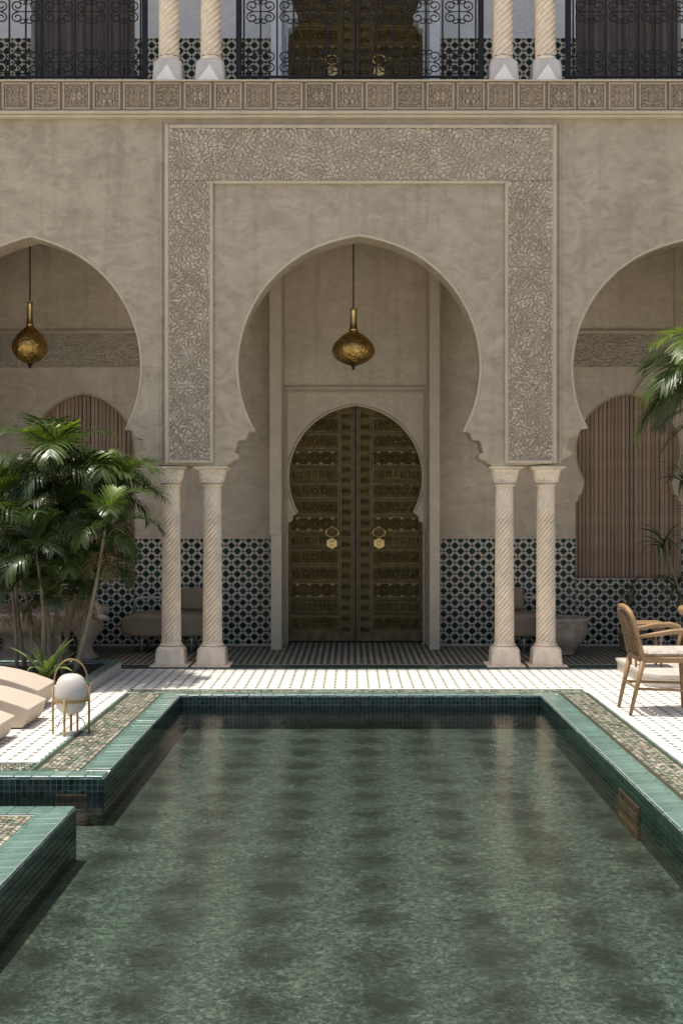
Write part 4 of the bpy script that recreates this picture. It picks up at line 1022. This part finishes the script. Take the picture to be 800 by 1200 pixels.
lounger(-2.315, 8.58, 9.08, .145, .27, 'beige wave-shaped lounger, middle of the three, behind the globe lamp')
lounger(-2.34, 7.86, 8.32, .145, .27, 'beige wave-shaped lounger, nearest of the three, cut by the left edge')

LX, LY = PX(83.5, 8.42), 8.42
t = thing('globe_lamp', 'portable globe lamp with white opal shade in a bronze-coloured cage', 'lamp', (LX, LY, 0))
sc_ = 8.42/FPX
zg = PZ(813, LY)
MB().lathe([(max(.002, .113*math.cos(a)**.62), .142*math.sin(a)) for a in np.linspace(-math.pi/2, math.pi/2, 25)], 40, (LX, LY, zg)).build('globe', 'opal', t, smooth=True)
rz = PZ(819.5, LY); rr = .124
for k, a in enumerate((R(192), R(262), R(12), R(82))):
    x, y = LX+rr*math.cos(a), LY+rr*math.sin(a); zt = PZ(804, LY) if k in (0, 2) else rz+.015
    MB().tube([(x, y, .002), (x, y, zt)], [.0075, .009], 10).build('leg', 'lampwood', t, smooth=True)
hoop = MB(); n = 48; vs = []
for i in range(n):
    a = 2*math.pi*i/n
    for q, zz in ((.117, -.011), (.128, -.011), (.128, .011), (.117, .011)): vs.append((LX+q*math.cos(a), LY+q*math.sin(a), rz+zz))
hoop.add(vs, [(i*4+k, i*4+(k+1) % 4, ((i+1) % n)*4+(k+1) % 4, ((i+1) % n)*4+k) for i in range(n) for k in range(4)]); hoop.build('hoop', 'lampwood', t)
a = R(12); dx, dy = math.cos(a), math.sin(a); za = PZ(804, LY)-.01; zt = PZ(772.5, LY)
MB().tube([(LX-rr*dx, LY-rr*dy, za)]+[(LX+rr*.93*math.cos(b)*dx, LY+rr*.93*math.cos(b)*dy, zt-.16+.16*math.sin(b)+(0 if b not in (0,) else 0)) for b in np.linspace(math.pi, 0, 19)]+[(LX+rr*dx, LY+rr*dy, za)], .0055, 8).build('handle', 'lampwood', t, smooth=True)
MB().tube([(LX, LY, .02), (LX, LY, zg-.135)], .009, 8).build('stem', 'lampwood', t, smooth=True)
MB().tube([(LX+.10*math.cos(b), LY+.02, .03+.10*math.sin(b)) for b in np.linspace(0, math.pi, 15)], .004, 6).build('cable_loop', 'rail_metal', t, smooth=True)

# ================================================================== CHAIR, TABLE, STOOL
def chair(X, Y, rz, lab):
    """armchair facing +x; origin on the floor under the back legs"""
    t = thing('wooden_armchair', lab, 'chair', (X, Y, .002), rz)
    def part(mb, nm, mt, sm=True, parent=t):
        o = bpy.data.objects.new(nm, mb.mesh(nm, mt, sm)); link(o, parent); return o
    hw = .215
    for s in (-1, 1):
        part(MB().tube([(-.09, s*hw*.92, 0), (.005, s*hw, .42)], [.013, .022], 10), 'leg', 'rattan')
        part(MB().tube([(.43, s*hw*1.02, 0), (.415, s*hw*1.05, .42)], [.014, .021], 10), 'leg', 'rattan')
        part(MB().tube([(-.035, s*hw*.97, .205), (.42, s*hw*1.03, .19)], .0105, 8), 'stretcher', 'rattan')
        arm = [(-.035, s*hw, .60), (.08, s*(hw+.03), .625), (.22, s*(hw+.05), .65), (.34, s*(hw+.05), .655), (.405, s*(hw+.045), .64), (.425, s*(hw+.03), .605), (.405, s*(hw+.015), .54), (.385, s*hw, .47)]
        part(MB().tube(arm, [.015, .018, .021, .022, .020, .017, .015, .014], 10), 'armrest', 'rattan')
    part(MB().tube([(-.035, -hw*.97, .205), (-.035, hw*.97, .205)], .0105, 8), 'stretcher', 'rattan')
    sf = MB()
    for s in (-1, 1): sf.cbox(-.01, .44, s*hw-.022, s*hw+.022, .405, .45, .008)
    sf.cbox(-.02, .025, -hw+.0225, hw-.0225, .406, .449, .008); sf.cbox(.40, .438, -hw+.0225, hw-.0225, .406, .449, .008); part(sf, 'seat_frame', 'rattan', False)
    part(MB().cbox(.03, .45, -hw+.01, hw-.01, .4505, .492, .018), 'cushion', 'cushion', False)
    bk = [(.0, -hw, .44), (-.035, -hw, .60), (-.065, -hw*.98, .72), (-.085, -hw*.85, .785), (-.098, -hw*.5, .815), (-.103, 0, .822), (-.098, hw*.5, .815), (-.085, hw*.85, .785), (-.065, hw*.98, .72), (-.035, hw, .60), (0, hw, .44)]
    fr = part(MB().tube(bk, [.020, .019, .019, .021, .023, .024, .023, .021, .019, .019, .020], 10), 'back_frame', 'rattan')
    lt = MB()
    def onb(u, v):                               # point on the back panel, u across, v up
        z = .45+v*.34; x = -.004-.085*max(0, v)**1.05-.008; return (x, u*hw*.9*(1-.25*max(0, v-.8)/.2), z)
    for k in range(-3, 4):
        for s in (-1, 1):
            pts = [onb(k*.36+s*(q-.5)*.9, q) for q in np.linspace(0, 1, 9)]
            pts = [p for p in pts if abs(p[1]) <= hw*.92]
            if len(pts) > 2: lt.tube(pts, .005, 5)
    lt.tube([onb(-1, .45), onb(1, .45)], .010, 6); lt.tube([onb(0, 0), onb(0, 1)], .009, 6)
    part(lt, 'woven_lattice', 'weave', True, fr)
    return t
chair(2.225, 9.37, 0, 'pale wooden armchair with woven back and patterned cushion beside the pool')
tx, ty = 3.135, 10.0
t = thing('round_table', 'round wooden table at the right edge, only its rim in view', 'table', (tx, ty, .002))
MB().lathe([(.36, .70), (.385, .705), (.395, .72), (.397, .745), (.385, .765), (.36, .77)], 64, (tx, ty, .002)).build('table_top', 'rattan', t, smooth=True)
MB().tube([(tx, ty, .03), (tx, ty, .70)], [.05, .04], 14).build('pedestal', 'rattan', t, smooth=True)
MB().lathe([(.24, 0), (.25, .01), (.22, .03), (.05, .04)], 40, (tx, ty, .002)).build('foot', 'rattan', t, smooth=True)
t = thing('wooden_stool', 'small wooden stool on the stone platform behind the armchair', 'stool', (PX(756, 11.2), 11.2, .123))
x0, x1 = PX(738, 11.2), PX(775, 11.2)
MB().cbox(x0, x1, 11.08, 11.34, .505, .54, .01).build('seat', 'rattan', t)
for xx in (x0+.03, x1-.03):
    for yy in (11.11, 11.31): MB().tube([(xx, yy, .124), (xx, yy, .507)], .012, 8).build('leg', 'rattan', t, smooth=True)
